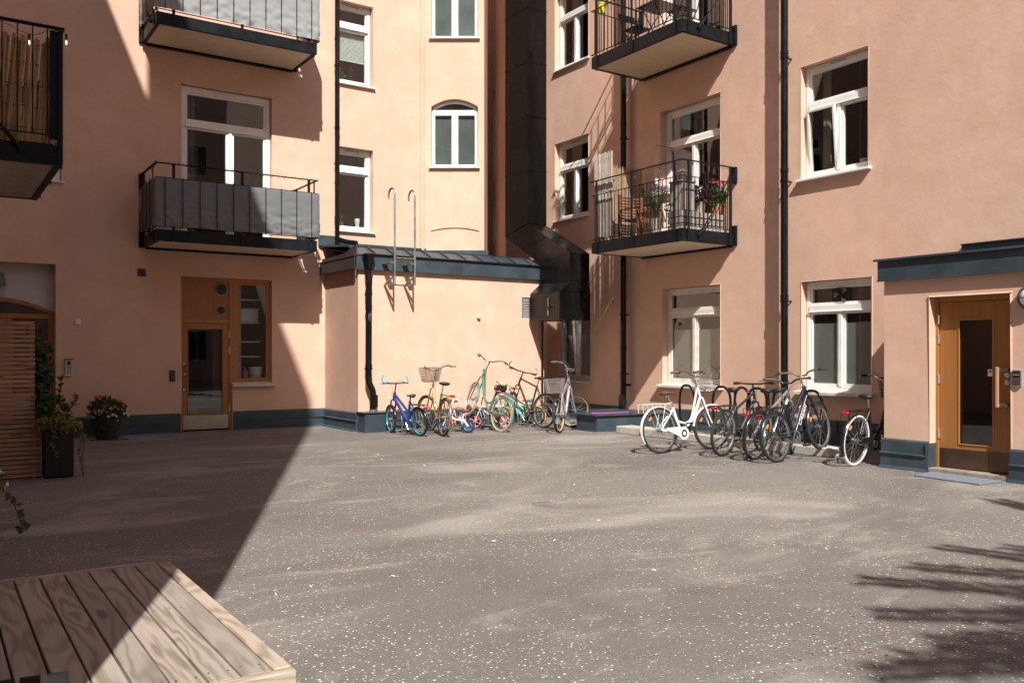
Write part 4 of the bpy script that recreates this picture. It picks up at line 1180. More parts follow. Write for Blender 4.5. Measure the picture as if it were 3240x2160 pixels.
for base, hgt, lean in (((0, 0, .6), .55, (.03, 0)), ((-.08, .03, .6), .42, (-.10, 0)), ((.06, -.02, .6), .35, (.16, -.05))):
    pts = [Vector(base) + Vector((lean[0] * t * t, lean[1] * t, hgt * t)) for t in [i / 8 for i in range(9)]]
    sg.tube(pts, .004, 5)
    for p in pts[1:]:
        for q in range(3):
            d = rdir(rng, -.2); leaf(mb, p, d, Vector((0, 0, 1)), rng.uniform(.07, .12), rng.uniform(.045, .07))
mb.build('leaves', LEAF, RP, fixn=False, ang=180); sg.build('stem', STEMM, RP)
mb = MB(); sg = MB()
for s0, ln in (((.17, -.12), .62), ((.14, -.17), .45), ((-.15, -.16), .3), ((.19, -.02), .78)):
    pts = [Vector((s0[0], s0[1], .62)), Vector((s0[0] + .06, s0[1] - .02, .60))] + [Vector((s0[0] + .08 + .012 * math.sin(i), s0[1] - .03, .58 - ln * i / 8)) for i in range(1, 9)]
    sg.tube(pts, .003, 5)
    for p in pts:
        for q in range(3): leaf(mb, p, rdir(rng), Vector((0, 0, 1)), rng.uniform(.035, .06), rng.uniform(.03, .045))
mb.build('trailing_leaves', LEAFY, RP, fixn=False, ang=180); sg.build('stem', STEMM, RP)
# twig with leaves peeking in at the left edge
HP = thing('hanging_twig', 'small leafy twig hanging in at the left edge above the asphalt', 'plant', (.50, 7.05, .40))
rng = random.Random(5); mb = MB(); pts = [Vector((-.25, .02, .30)), Vector((-.1, 0, .20)), Vector((.0, 0, .08)), Vector((.05, 0, -.08)), Vector((.07, 0, -.17))]
MB().tube(pts, .004, 5).build('stem', STEMM, HP)
for p in smooth_path(pts, 3):
    for q in range(2): leaf(mb, p, rdir(rng), Vector((0, -1, 0)), rng.uniform(.04, .07), rng.uniform(.03, .05))
mb.build('leaves', LEAF, HP, fixn=False, ang=180)
HP2 = thing('white_flower_pot', 'pot of white flowers just showing at the left edge', 'flower pot', (.34, 8.55, 0))
MB().lathe([(.001, 0), (.13, 0), (.17, .35), (.18, .35), (.17, .33), (.001, .33)], 20).build('pot', POTD, HP2)
bush(HP2, 'leaves', LEAF, (0, 0, .40), (.2, .2, .14), 160, .05, .04, 6); blossoms(HP2, 'white_flowers', WHITEP, (.02, -.02, .40), (.21, .2, .15), 40, .026, 9)

# ================================================================== TIMBER DECK
DK = thing('timber_deck', 'low weathered timber deck platform at the lower left corner', 'deck', (0, 0, 0))
zt = .45; x = .953; rng = random.Random(3); pw_ = .1035; i = 0
while x > -.75:
    me = MB().box(-pw_ / 2 + .004, pw_ / 2 - .004, -.885, .885, -.014, .014).mesh('deck_plank', DECKW, False)
    o = link('deck_plank', me, DK, (x - pw_ / 2 + .003, 3.725 + rng.uniform(-.003, .003), zt - .014 + rng.uniform(-.002, .002)), (0, R(rng.uniform(-.3, .3)), R(rng.uniform(-.08, .08))))
    md = o.modifiers.new('bevel', 'BEVEL'); md.width = .004; md.segments = 2; md.limit_method = 'ANGLE'
    for yy in (2.92, 3.75, 4.55):
        for dx in (-.03, .03): MB().lathe([(.0045, 0), (.001, .001)], 8, (x - pw_ / 2 + dx, yy + rng.uniform(-.01, .01), zt + .0025)).build('screw', ZINC, DK)
    x -= pw_; i += 1
EDGEW = wood('deck_edge_wood', (.24, .19, .145), (.40, .335, .27), 'y', 5, True, .75, (.38, .34, .29))
EDGEX = wood('deck_edge_wood_x', (.24, .19, .145), (.40, .335, .27), 'x', 5, True, .75, (.38, .34, .29))
boxo('edge_board', EDGEW, DK, .960, 1.02, 2.84, 4.60, .24, zt + .002, .005)
boxo('edge_board', EDGEX, DK, -.75, 1.02, 2.79, 2.836, .22, zt + .001, .005)
boxo('edge_board', EDGEX, DK, -.75, .958, 4.613, 4.655, .24, zt + .002, .005)
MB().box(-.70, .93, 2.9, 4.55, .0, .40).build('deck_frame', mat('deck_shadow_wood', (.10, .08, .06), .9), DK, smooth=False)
# black slatted chair, only the tops of its back show
GC = thing('garden_chair', 'black chair with curved slats, only its top showing at the lower left edge', 'chair', (.085, 2.58, 0), R(-8))
for i in range(7):
    x = -.21 + i * .068
    mb = MB(); pr = [(0, -.42, .36), (0, -.22, .33), (0, -.02, .34), (0, .06, .46), (0, .10, .56), (0, .14, .605), (0, .175, .60), (0, .19, .575), (0, .19, .54)]
    P = smooth_path(pr, 5); sec = []
    for k, p in enumerate(P):
        t = (P[min(k + 1, len(P) - 1)] - P[max(k - 1, 0)]).normalized(); nn = Vector((0, -t.z, t.y)) * .007
        sec.append([p + nn + Vector((x - .024, 0, 0)), p + nn + Vector((x + .024, 0, 0)), p - nn + Vector((x + .024, 0, 0)), p - nn + Vector((x - .024, 0, 0))])
    mb.loft(sec); mb.build('slat', mat('matt_black', (.014, .014, .016), .8, 0, .2, 12, spec=.2), GC)
for x in (-.2, .2):
    MB().tube([(x, -.38, 0), (x, -.36, .34), (x, -.02, .33), (x, .10, 0)], .012, 8).build('leg', PLAST, GC)

# ================================================================== BICYCLES
def paint(name, c, rough=.28, metal=.1): return mat('paint_' + name, c, rough, metal, .06, 8, coat=.3)
def revolve_y(mb, prof, c, n=36, closed=True):  # prof (r, y)
    return mb.lathe([(r, y) for r, y in prof], n, c, 'y', closed)

def wheel(parent, c, rad, tr, M, tyre=RUBBER, rim=ALU, spokes=28, spoke_m=None, wall=None, hub=None, name='wheel', refl=None, seed=0):
    c = Vector(c)
    tb = MB(); prof = [(rad - tr + tr * math.cos(a), tr * math.sin(a)) for a in [2 * PI * k / 9 for k in range(9)]]
    revolve_y(tb, prof, c); tb.xf(M)
    w = tb.build(name, tyre, parent)
    if wall:
        q = MB()
        for s in (-1, 1): q.lathe([(rad - tr * 1.95, s * tr * .55), (rad - tr * 1.4, s * tr * 1.06), (rad - tr * .75, s * tr * 1.03), (rad - tr * .5, s * tr * .92)], 36, c, 'y')
        q.xf(M).build('white_wall', wall, w)
    r1 = rad - tr * 1.75
    q = MB(); revolve_y(q, [(r1, -tr * .62), (r1, tr * .62), (r1 - .012, tr * .5), (r1 - .016, 0), (r1 - .012, -tr * .5)], c); q.xf(M).build('rim', rim, w)
    q = MB().cyl(c + Vector((0, -.045, 0)), c + Vector((0, .045, 0)), .014 * rad / .34 + .006, 10)
    for s in (-1, 1): q.lathe([(.028 * rad / .34 + .004, s * .030), (.028 * rad / .34 + .004, s * .034), (.001, s * .034)], 12, c, 'y')
    q.cyl(c + Vector((0, -.07, 0)), c + Vector((0, .07, 0)), .006, 8)
    q.xf(M).build('hub', hub or ALU, w)
    q = MB()
    for k in range(spokes):
        a = 2 * PI * k / spokes + seed; s = 1 if k % 2 else -1; a2 = a + (.45 if (k // 2) % 2 else -.45)
        q.tube([c + Vector((.026 * math.cos(a2), s * .03, .026 * math.sin(a2))), c + Vector((r1 * math.cos(a), s * .003, r1 * math.sin(a)))], (.0014 if rad > .2 else .0025), 3, caps=False)
    q.xf(M).build('spokes', spoke_m or ZINC, w)
    if refl:
        a = 2.2 + seed
        q = MB(); rr = rad * .68; p = c + Vector((rr * math.cos(a), 0, rr * math.sin(a)))
        q.box(-.035, .035, -.008, .008, -.013, .013); q.xf(M @ Matrix.Translation(p) @ Matrix.Rotation(-a + PI / 2, 4, 'Y')).build('spoke_reflector', refl, w, .004)
    return w

def guard(parent, c, r, a0, a1, m, M, w=.026, n=18, name='mudguard'):
    sec = []
    for i in range(n + 1):
        a = a0 + (a1 - a0) * i / n; row = []
        for t in (-1, -.6, 0, .6, 1):
            rr = r - .016 * abs(t) ** 2.2
            row.append(Vector(c) + Vector((rr * math.cos(a), t * w, rr * math.sin(a))))
        for t in (1, .6, 0, -.6, -1):
            rr = r - .003 - .016 * abs(t) ** 2.2
            row.append(Vector(c) + Vector((rr * math.cos(a), t * w * .93, rr * math.sin(a))))
        sec.append(row)
    return MB().loft(sec).xf(M).build(name, m, parent)

def bicycle(label, loc, to, P, group='bicycles parked along the low wall', lean=0, pitch=0, steer=0, z=0):
    """rear tyre touches loc, front points towards to; P is the look of this one."""
    k = P.get('size', 1.0)
    d = Vector((to[0] - loc[0], to[1] - loc[1])); hd = math.atan2(d.y, d.x)
    B = thing(P.get('name', 'bicycle'), label, P.get('cat', 'bicycle'), (loc[0], loc[1], z), hd, group)
    B.rotation_euler = (R(lean), R(-pitch), hd)
    rad = P.get('rad', .345 * k); wb_ = P.get('wb', 1.07 * k); tr = P.get('tr', .018) * 1.12
    fm = P['frame']
    I = Matrix.Identity(4)
    ra = Vector((0, 0, rad)); fa = Vector((wb_, 0, rad))
    bb = Vector((.43 * k, 0, .285 * k)); st = Vector((.29 * k, 0, P.get('seat_tube', .76) * k))
    HT = Vector((wb_ - .27 * k, 0, P.get('head', .93) * k)); HB = Vector((wb_ - .205 * k, 0, (P.get('head', .93) - .16) * k))
    ax = (HT - HB).normalized()
    SM = Matrix.Translation(HB) @ Matrix.Rotation(R(steer), 4, ax) @ Matrix.Translation(-HB)
    tb = P.get('tube', .016) * 1.18
    # frame
    f = MB(); style = P.get('style', 'men')
    f.tube([bb, st], tb, 10); f.tube([HB, HT], tb * 1.15, 10)
    dn = HB + ax * .03
    if style == 'men':
        f.tube([bb, dn], tb * 1.1, 10); f.tube([st - Vector((0, 0, .03)), HT - ax * .03], tb * .95, 10)
    elif style == 'slope':
        f.tube([bb, dn], tb * 1.25, 10); f.tube([bb.lerp(st, .82), HT - ax * .03], tb, 10)
    elif style == 'low':      # two close parallel tubes
        f.tube([bb, dn], tb * 1.2, 10); f.tube([bb.lerp(st, .45), HT - ax * .03], tb, 10)
    else:                     # swan neck
        low = bb + Vector((.10 * k, 0, .06 * k))
        f.tube(smooth_path([HB + ax * .005, bb.lerp(HB, .5) + Vector((.045, 0, -.04)) * k, bb + Vector((.02, 0, .02))], 6), tb * 1.05, 10)
        f.tube(smooth_path([HT - ax * .02, HT.lerp(Vector((bb.x + .24 * k, 0, .50 * k)), .55), Vector((bb.x + .22 * k, 0, .50 * k)), Vector((bb.x + .12 * k, 0, .435 * k)), Vector((bb.x + .0 * k, 0, .45 * k)), bb.lerp(st, .48)], 8), tb * .85, 10)
    for s in (-1, 1):
        y = Vector((0, s * .045, 0)); y0 = Vector((0, s * .02, 0))
        f.tube([bb + y0, ra + y], tb * .62, 8); f.tube([st - Vector((0, 0, .03)) + y0 * .7, ra + y], tb * .5, 8)
    f.cyl(bb + Vector((0, -.035, 0)), bb + Vector((0, .035, 0)), .022, 12)
    f.build('frame', fm, B)
    if P.get('text'):
        cu = bpy.data.curves.new('lettering', 'FONT'); cu.body = P['text']; cu.size = .088 * k; cu.extrude = .001; cu.align_x = 'CENTER'; cu.align_y = 'CENTER'; cu.shear = .25; cu.offset = .001
        tmp = bpy.data.objects.new('tmp', cu); COL.objects.link(tmp)
        me = bpy.data.meshes.new_from_object(tmp.evaluated_get(bpy.context.evaluated_depsgraph_get()))
        bpy.data.objects.remove(tmp); me.name = 'lettering'; me.materials.clear(); me.materials.append(WHITE)
        for side in (-1, 1):
            dirv = (dn - bb).normalized(); mid = bb.lerp(dn, .52)
            xa = dirv if side == -1 else -dirv
            za = Vector((0, side, 0)); ya = za.cross(xa)
            Mx = Matrix((xa, ya, za)).transposed().to_4x4()
            o = link('lettering', me, B); o.matrix_local = Matrix.Translation(mid + Vector((0, side * (tb * 1.27), 0))) @ Mx
    # fork
    f = MB(); cr = HB - ax * .015
    f.cyl(cr - Vector((0, .045, 0)), cr + Vector((0, .045, 0)), .013, 8)
    for s in (-1, 1):
        y = Vector((0, s * .05, 0))
        f.tube(smooth_path([cr + y * .9, cr.lerp(fa, .55) + y - Vector((.012, 0, 0)) * k, fa + y], 4), [tb * .72] * 5 + [tb * .55] * 4, 8)
    f.xf(SM).build('fork', P.get('fork', fm), B)
    sp = P.get('spokes', 28)
    wheel(B, ra, rad, tr, I, P.get('tyre', RUBBER), P.get('rim', ALU), sp, P.get('spoke_m'), P.get('wall'), P.get('hub'), refl=P.get('refl'), seed=.13)
    wheel(B, fa, P.get('frad', rad), tr, SM, P.get('tyre', RUBBER), P.get('rim', ALU), sp, P.get('spoke_m'), P.get('wall'), P.get('hub'), refl=P.get('refl'), seed=.4)
    gm = P.get('guards')
    if gm:
        guard(B, ra, rad + .018, R(18), R(212), gm, I); guard(B, fa, rad + .018, R(28), R(175), gm, SM)
        sm = MB()
        for a in (150, 205):
            for s in (-1, 1): sm.tube([ra + Vector((0, s * .05, 0)), ra + Vector(((rad + .015) * math.cos(R(a)), s * .024, (rad + .015) * math.sin(R(a))))], .0022, 5)
        sm.build('mudguard_stay', CHROME, B)
    # saddle and post
    sz = P.get('saddle_z', .93) * k; sd = st + (st - bb).normalized() * ((sz - st.z) / ((st - bb).normalized().z))
    MB().tube([st - (st - bb) * .05, sd - Vector((0, 0, .03))], .0125, 10).build('seat_post', P.get('post', CHROME), B)
    sw_ = P.get('saddle_w', .085) * max(.75, k)
    sec = []
    for x, w, t, b in ((-.13, .45, .012, -.035), (-.115, .85, .024, -.045), (-.07, 1, .028, -.045), (-.02, .82, .020, -.04), (.03, .45, .012, -.035), (.08, .26, .010, -.03), (.12, .22, .006, -.03), (.14, .12, -.004, -.028)):
        sec.append([Vector((sd.x + x * max(.8, k), sw_ * w * math.cos(a), sd.z + (t if math.sin(a) > 0 else -b) * math.sin(a) * (1 if math.sin(a) > 0 else 1))) for a in [2 * PI * q / 12 for q in range(12)]])
    so = MB().loft(sec).build('saddle', P.get('saddle', PLAST), B, ang=60)
    if P.get('springs'):
        q = MB()
        for s in (-1, 1): q.tube([(sd.x - .08 + .014 * math.cos(a * 1.0), s * .045 + .014 * math.sin(a), sd.z - .085 + a * .0022) for a in [i * .6 for i in range(40)]], .003, 5)
        q.build('saddle_spring', CHROME, so)
    # handlebar
    hb_ = P.get('bar', 'flat'); h0 = HT + ax * P.get('stem', .10) * k
    q = MB(); q.tube([HT - ax * .02, h0], .0125, 10)
    gz = []
    if hb_ == 'city':
        up_ = h0 + Vector((.03, 0, .02)) * k
        L_ = [up_, up_ + Vector((.03, .10, .02)) * k, up_ + Vector((.0, .22, .075)) * k, up_ + Vector((-.10, .285, .085)) * k, up_ + Vector((-.24, .30, .07)) * k]
    elif hb_ == 'riser':
        up_ = h0 + Vector((.05, 0, .01)) * k
        L_ = [up_, up_ + Vector((.0, .06, .0)) * k, up_ + Vector((-.01, .14, .05)) * k, up_ + Vector((-.05, .30, .065)) * k, up_ + Vector((-.06, .33, .065)) * k]
    else:
        up_ = h0 + Vector((.06, 0, .01)) * k
        L_ = [up_, up_ + Vector((0, .10, 0)) * k, up_ + Vector((-.015, .20, .012)) * k, up_ + Vector((-.035, .30, .018)) * k]
    q.tube([h0, up_], .015, 8)
    for s in (-1, 1):
        path = smooth_path([Vector((p.x, p.y * s, p.z)) for p in L_], 5)
        q.tube(path, .0135, 8); gz.append(path)
    ho = q.xf(SM).build('handlebar', P.get('bar_m', CHROME), B)
    ge = [path[-6 if hb_ == 'city' else -5:] for path in gz]
    for path, s in zip(ge, (-1, 1)):
        MB().tube(path, .0195, 10).xf(SM).build('grip', P.get('grip', PLAST), ho)
        p0 = path[0]; dv = (path[-1] - p0).normalized()
        lv = MB().tube([p0 + Vector((.0, 0, -.005)), p0 + Vector((.045, 0, -.02)) * 1 + dv * .02, p0 + Vector((.05, 0, -.025)) + dv * .10], .005, 6)
        lv.box(p0.x - .016, p0.x + .02, p0.y - .014, p0.y + .014, p0.z - .02, p0.z + .014)
        lv.xf(SM).build('brake_lever', P.get('lever', PLAST), ho)
        if P.get('bar_ends'):
            e = path[-1]
            MB().tube(smooth_path([e, e + Vector((.02, .012 * s, .02)), e + Vector((.05, .0, .10)), e + Vector((.07, -.03 * s, .135))], 4), .0115, 8).xf(SM).build('bar_end', P['bar_ends'], ho)
    cb = MB()
    for s in (-1, 1):
        p0 = ge[0 if s < 0 else 1][0]
        cb.tube(smooth_path([p0, p0 + Vector((.14, -s * .06, .03)), h0 + Vector((.13, s * .03, -.07)), HB + Vector((.05, s * .02, .03))], 6), .0022, 5)
    cb.xf(SM).build('brake_cable', PLAST, B)
    # drive
    q = MB(); revolve_y(q, [(.088 * k, -.050), (.088 * k, -.046), (.060 * k, -.046), (.060 * k, -.050)], bb, 24)
    for a in (0, 2.1, 4.2): q.tube([bb + Vector((0, -.048, 0)), bb + Vector((.075 * k * math.cos(a), -.048, .075 * k * math.sin(a)))], .007, 6)
    revolve_y(q, [(.040 * k, -.040), (.040 * k, -.030), (.012, -.030), (.012, -.040)], ra, 18)
    for s in (-1, 1): q.tube([bb + Vector((0, -.048, s * .086 * k)), ra + Vector((0, -.042, s * .039 * k))], .0035, 5)
    dm = P.get('drive', PLASTG); dro = q.build('chainset', dm, B)
    ca = P.get('crank', 1.1)
    for s in (-1, 1):
        e = bb + Vector((.165 * k * math.cos(ca) * s, s * -.06, .165 * k * math.sin(ca) * s))
        MB().tube([bb + Vector((0, s * -.052, 0)), e], .0095, 8).build('crank', P.get('crank_m', ALU), dro)
        pdm = MB(); pdm.box(-.045, .045, -.04, .04, -.012, .012); pdm.xf(Matrix.Translation(e + Vector((0, s * -.06, 0)))).build('pedal', PLAST, B, .006, smooth=False)
    if P.get('chain_guard'):
        q = MB(); cgp = [(bb.x + .098 * k * math.cos(a), bb.z + .098 * k * math.sin(a)) for a in [R(-150 + 250 * i / 16) for i in range(17)]] + [(ra.x + .1, ra.z + .035), (ra.x + .1, ra.z + .0)]
        q.prism([(x, -.066, zz_) for x, zz_ in cgp], (0, .012, 0)); q.build('chain_guard', P['chain_guard'], B)
        q = MB(); revolve_y(q, [(.058, -.071), (.058, -.066), (.03, -.066), (.03, -.071)], bb, 22); q.build('chainring', CHROME, B)
    if P.get('derailleur'):
        q = MB()
        for i in range(5): revolve_y(q, [(.055 - i * .006, -.026 - i * .004), (.055 - i * .006, -.023 - i * .004), (.012, -.023 - i * .004), (.012, -.026 - i * .004)], ra, 18)
        q.tube([ra + Vector((.01, -.05, -.01)), ra + Vector((.03, -.05, -.09)), ra + Vector((.05, -.05, -.13))], .012, 6); q.build('cassette', mat('worn_steel', (.20, .17, .13), .4, .8, .3, 30), B)
    rk = P.get('rack')
    if rk:
        q = MB(); zr = rad * 2 + .045; x0_, x1_ = -.30 * k, .20 * k
        for y in (-.055, .055): q.tube(smooth_path([(x1_, y, zr), (x0_, y, zr), (x0_ - .03, y, zr - .03), (x0_ - .03, y, zr - .12)], 3), .005, 6)
        for x in (x0_, x0_ * .5, 0, x1_ * .6): q.tube([(x, -.055, zr), (x, .055, zr)], .0045, 6)
        q.tube([(x0_ * .9, 0, zr), (x1_, 0, zr)], .0045, 6)
        for y in (-.058, .058):
            q.tube([(-.02, y, rad + .02), (x0_ * .55, y, zr)], .005, 6); q.tube([(-.0, y, rad + .02), (x1_ * .5, y, zr)], .005, 6)
        q.tube([(x1_, -.055, zr), (st.x, 0, zr + .02), (x1_, .055, zr)], .005, 6)
        q.build('luggage_rack', rk, B)
    if P.get('tail'):
        zr = P.get('tail_z', rad * 2 + .02); q = MB().box(-.012, .012, -.045, .045, -.022, .022)
        q.xf(Matrix.Translation((P.get('tail_x', -.31 * k), 0, zr))).build('tail_light', REDR, B, .008)
    if P.get('low_reflector'):
        MB().box(-.008, .008, -.02, .02, -.03, .03).xf(Matrix.Translation(ra + Vector(((rad + .03) * math.cos(R(186)), 0, (rad + .03) * math.sin(R(186)))))).build('rear_reflector', REDR, B, .006)
    bk_ = P.get('basket')
    if bk_:
        q = MB(); style_b, bm_, cx_, cy_, cz_ = bk_
        c0 = h0 + Vector((.20 * k, 0, -.06)) if style_b != 'rear' else Vector((-.12, 0, rad * 2 + .06 + .14))
        hx0, hy0, hx1, hy1, hh = .10, .13, .14, .175, .13
        nn = 9 if style_b == 'wire' else 15
        def rect(t):
            hx, hy = hx0 + (hx1 - hx0) * t, hy0 + (hy1 - hy0) * t
            zz_ = -hh + 2 * hh * t
            return [c0 + Vector((sx * hx, sy * hy, zz_)) for sx, sy in ((-1, -1), (1, -1), (1, 1), (-1, 1))]
        wr_ = .0036 if style_b == 'wire' else .0024
        for t in [i / (5 if style_b == 'wire' else 9) for i in range(6 if style_b == 'wire' else 10)]: q.tube(rect(t), wr_ * (2 if t in (0, 1) else 1), 5, closed=True)
        lo_, hi_ = rect(0), rect(1)
        for e in range(4):
            for i in range(nn):
                t = i / nn; q.tube([lo_[e].lerp(lo_[(e + 1) % 4], t), hi_[e].lerp(hi_[(e + 1) % 4], t)], wr_, 4)
        for i in range(nn): q.tube([lo_[0].lerp(lo_[1], i / nn), lo_[3].lerp(lo_[2], i / nn)], wr_, 4); q.tube([lo_[1].lerp(lo_[2], i / nn), lo_[0].lerp(lo_[3], i / nn)], wr_, 4)
        q.xf(SM if style_b != 'rear' else I).build('basket', bm_, B)
    if P.get('stand'):
        MB().tube([bb + Vector((-.06, .02, -.02)), bb + Vector((-.12, .17, -bb.z + .012))], .008, 6).build('kickstand', P['stand'], B)
    if P.get('lamp'):
        q = MB().lathe([(.001, -.05), (.03, -.045), (.036, .0), (.034, .012), (.001, .012)], 14, (0, 0, 0), 'x'); q.xf(SM @ Matrix.Translation(HT + Vector((.09, 0, -.03)))).build('head_lamp', P['lamp'], B)
    return B

whitep = paint('white', (.78, .78, .75)); bluep = paint('blue', (.018, .05, .22)); cyan = paint('cyan', (.03, .34, .50), .25)
goldp = paint('gold', (.36, .24, .13), .3, .5); greenp = paint('sage', (.11, .215, .16), .4, 0); brownp = paint('brown', (.035, .022, .018))
silverp = paint('silver', (.48, .50, .53), .3, .7); navyp = paint('navy', (.012, .016, .028)); blackp = paint('black', (.012, .012, .013)); dgrey = paint('anthracite', (.03, .032, .036), .35)
pinkp = paint('pink', (.75, .25, .36), .4, 0); palepink = paint('pale_pink', (.72, .50, .50), .4, 0); turqp = paint('turquoise', (.10, .33, .30), .35, 0); yellowp = paint('yellow', (.75, .42, .06), .4, 0)
GR = 'bicycles standing by the hoop rack along the right wall'
bicycle('white step-through bicycle with brown saddle and wire front basket', (9.06, 9.51), (10.15, 9.46), dict(frame=whitep, style='swan', head=.98, seat_tube=.68, bar='city', grip=BROWNL, saddle=BROWNL, saddle_w=.10, springs=True, guards=whitep, rack=whitep, chain_guard=whitep, refl=ORANGE, low_reflector=True, basket=('wire', CHROME, 0, 0, 0), stand=PLAST, tr=.019, saddle_z=.90, stem=.14, tube=.018), GR, lean=-5, steer=-8)
bicycle('dark grey trekking bicycle with flat black rack plate right of the white bicycle', (9.57, 8.77), (10.65, 9.0), dict(frame=dgrey, style='slope', bar='flat', bar_m=PLAST, derailleur=True, rack=blackp, tail=True, tail_z=.72, refl=ORANGE, saddle_z=.97, tr=.02, post=PLAST, drive=PLAST, crank=2.4), GR, lean=4, steer=14)
bicycle('silver trekking bicycle between the dark grey and the navy lettered bicycles', (9.61, 8.22), (10.72, 8.46), dict(frame=silverp, style='slope', bar='riser', bar_m=PLAST, derailleur=True, rack=blackp, guards=blackp, tail=True, tail_z=.66, tail_x=-.35, saddle_z=.98, tr=.02, tube=.02, head=.97, stem=.09, post=PLAST, crank=.4), GR, lean=6, steer=22)
bicycle('navy bicycle with white lettering on its frame and grey front tyre', (9.68, 7.85), (10.76, 7.95), dict(frame=navyp, style='low', bar='riser', bar_m=ALU, derailleur=True, rack=blackp, guards=navyp, tail=True, tail_z=.68, text='Crescent', saddle_z=.98, saddle_w=.095, tr=.02, tube=.021, head=.95, stem=.16, refl=ORANGE, crank=-.9), GR, lean=-4, steer=6, pitch=5.5)
bicycle('black bicycle with white tyres and front basket half behind the porch corner', (10.2, 7.05), (11.28, 7.18), dict(frame=blackp, style='swan', bar='city', guards=blackp, rack=blackp, tail=True, tail_z=.72, tail_x=-.33, tyre=RUBBERW, refl=ORANGE, chain_guard=blackp, basket=('wire', blackp, 0, 0, 0), saddle_z=.93, saddle_w=.10, head=.96, stem=.12, tr=.02, tube=.018, crank=.2), GR, lean=5, steer=0)
GL = 'bicycles parked along the low wall'
bicycle('small blue children bicycle with cyan bar ends beside the metal pipe box', (7.37, 13.91), (7.26, 14.8), dict(frame=bluep, style='low', size=.80, rad=.262, wb=.92, bar='flat', bar_m=PLAST, grip=cyan, bar_ends=cyan, rim=cyan, guards=blackp, rack=blackp, tail=True, tail_z=.52, tail_x=-.24, saddle=paint('saddle_blue', (.03, .04, .10)), head=.96, stem=.22, saddle_z=.92, seat_tube=.78, tr=.02, tube=.02, post=PLAST), GL, lean=-6, steer=-14)
bicycle('gold bicycle with dark mesh front basket and black saddle', (7.68, 13.63), (7.90, 14.68), dict(frame=goldp, style='swan', bar='city', grip=TAN, rim=goldp, guards=goldp, rack=blackp, tail=True, tail_z=.74, tail_x=-.34, low_reflector=True, basket=('mesh', mat('mesh_basket', (.12, .08, .06), .6), 0, 0, 0), saddle_w=.11, head=1.0, stem=.16, saddle_z=.95, tr=.019, crank=2.0, stand=CHROME), GL, lean=5, steer=18)
bicycle('sage green bicycle with cream tyres and its front wheel lifted into the rack', (9.03, 13.89), (9.0, 14.95), dict(frame=greenp, style='swan', bar='city', grip=BROWNL, saddle=TAN, springs=True, guards=greenp, rack=greenp, tyre=RUBBERC, refl=ORANGE, head=1.02, stem=.16, saddle_z=.90, tr=.023, tube=.019, lamp=greenp, crank=1.3), GL, lean=5, pitch=13, steer=-20)
bicycle('dark brown diamond frame bicycle with silver bar ends leaning behind the green one', (10.2, 14.05), (10.08, 15.05), dict(frame=brownp, style='men', bar='flat', bar_m=PLAST, bar_ends=CHROME, guards=blackp, saddle_w=.09, saddle_z=1.0, seat_tube=.84, head=1.0, stem=.12, tr=.019, rim=ALU, crank=-.4, stand=CHROME), GL, lean=7, steer=-25)
bicycle('silver bicycle with rear wire basket and brown saddle next to the metal box', (9.82, 13.0), (10.62, 13.58), dict(frame=silverp, style='slope', bar='city', grip=PLASTG, saddle=BROWNL, saddle_w=.11, springs=True, rim=TAN, tyre=RUBBER, tube=.022, basket=('rear', ALU, 0, 0, 0), tail=True, tail_z=.80, tail_x=.12, head=1.0, stem=.16, saddle_z=.95, tr=.021, stand=PLAST, crank=-1.0), GL, lean=-4, steer=-48)
bicycle('turquoise children bicycle with yellow rims behind the brown bicycle', (10.42, 14.62), (9.78, 15.15), dict(frame=turqp, style='low', size=.62, rad=.20, wb=.72, bar='city', grip=BROWNL, rim=yellowp, guards=yellowp, spokes=16, head=.98, stem=.18, saddle_z=.85, saddle=turqp, tr=.022, tube=.019), GL, lean=6, steer=10)

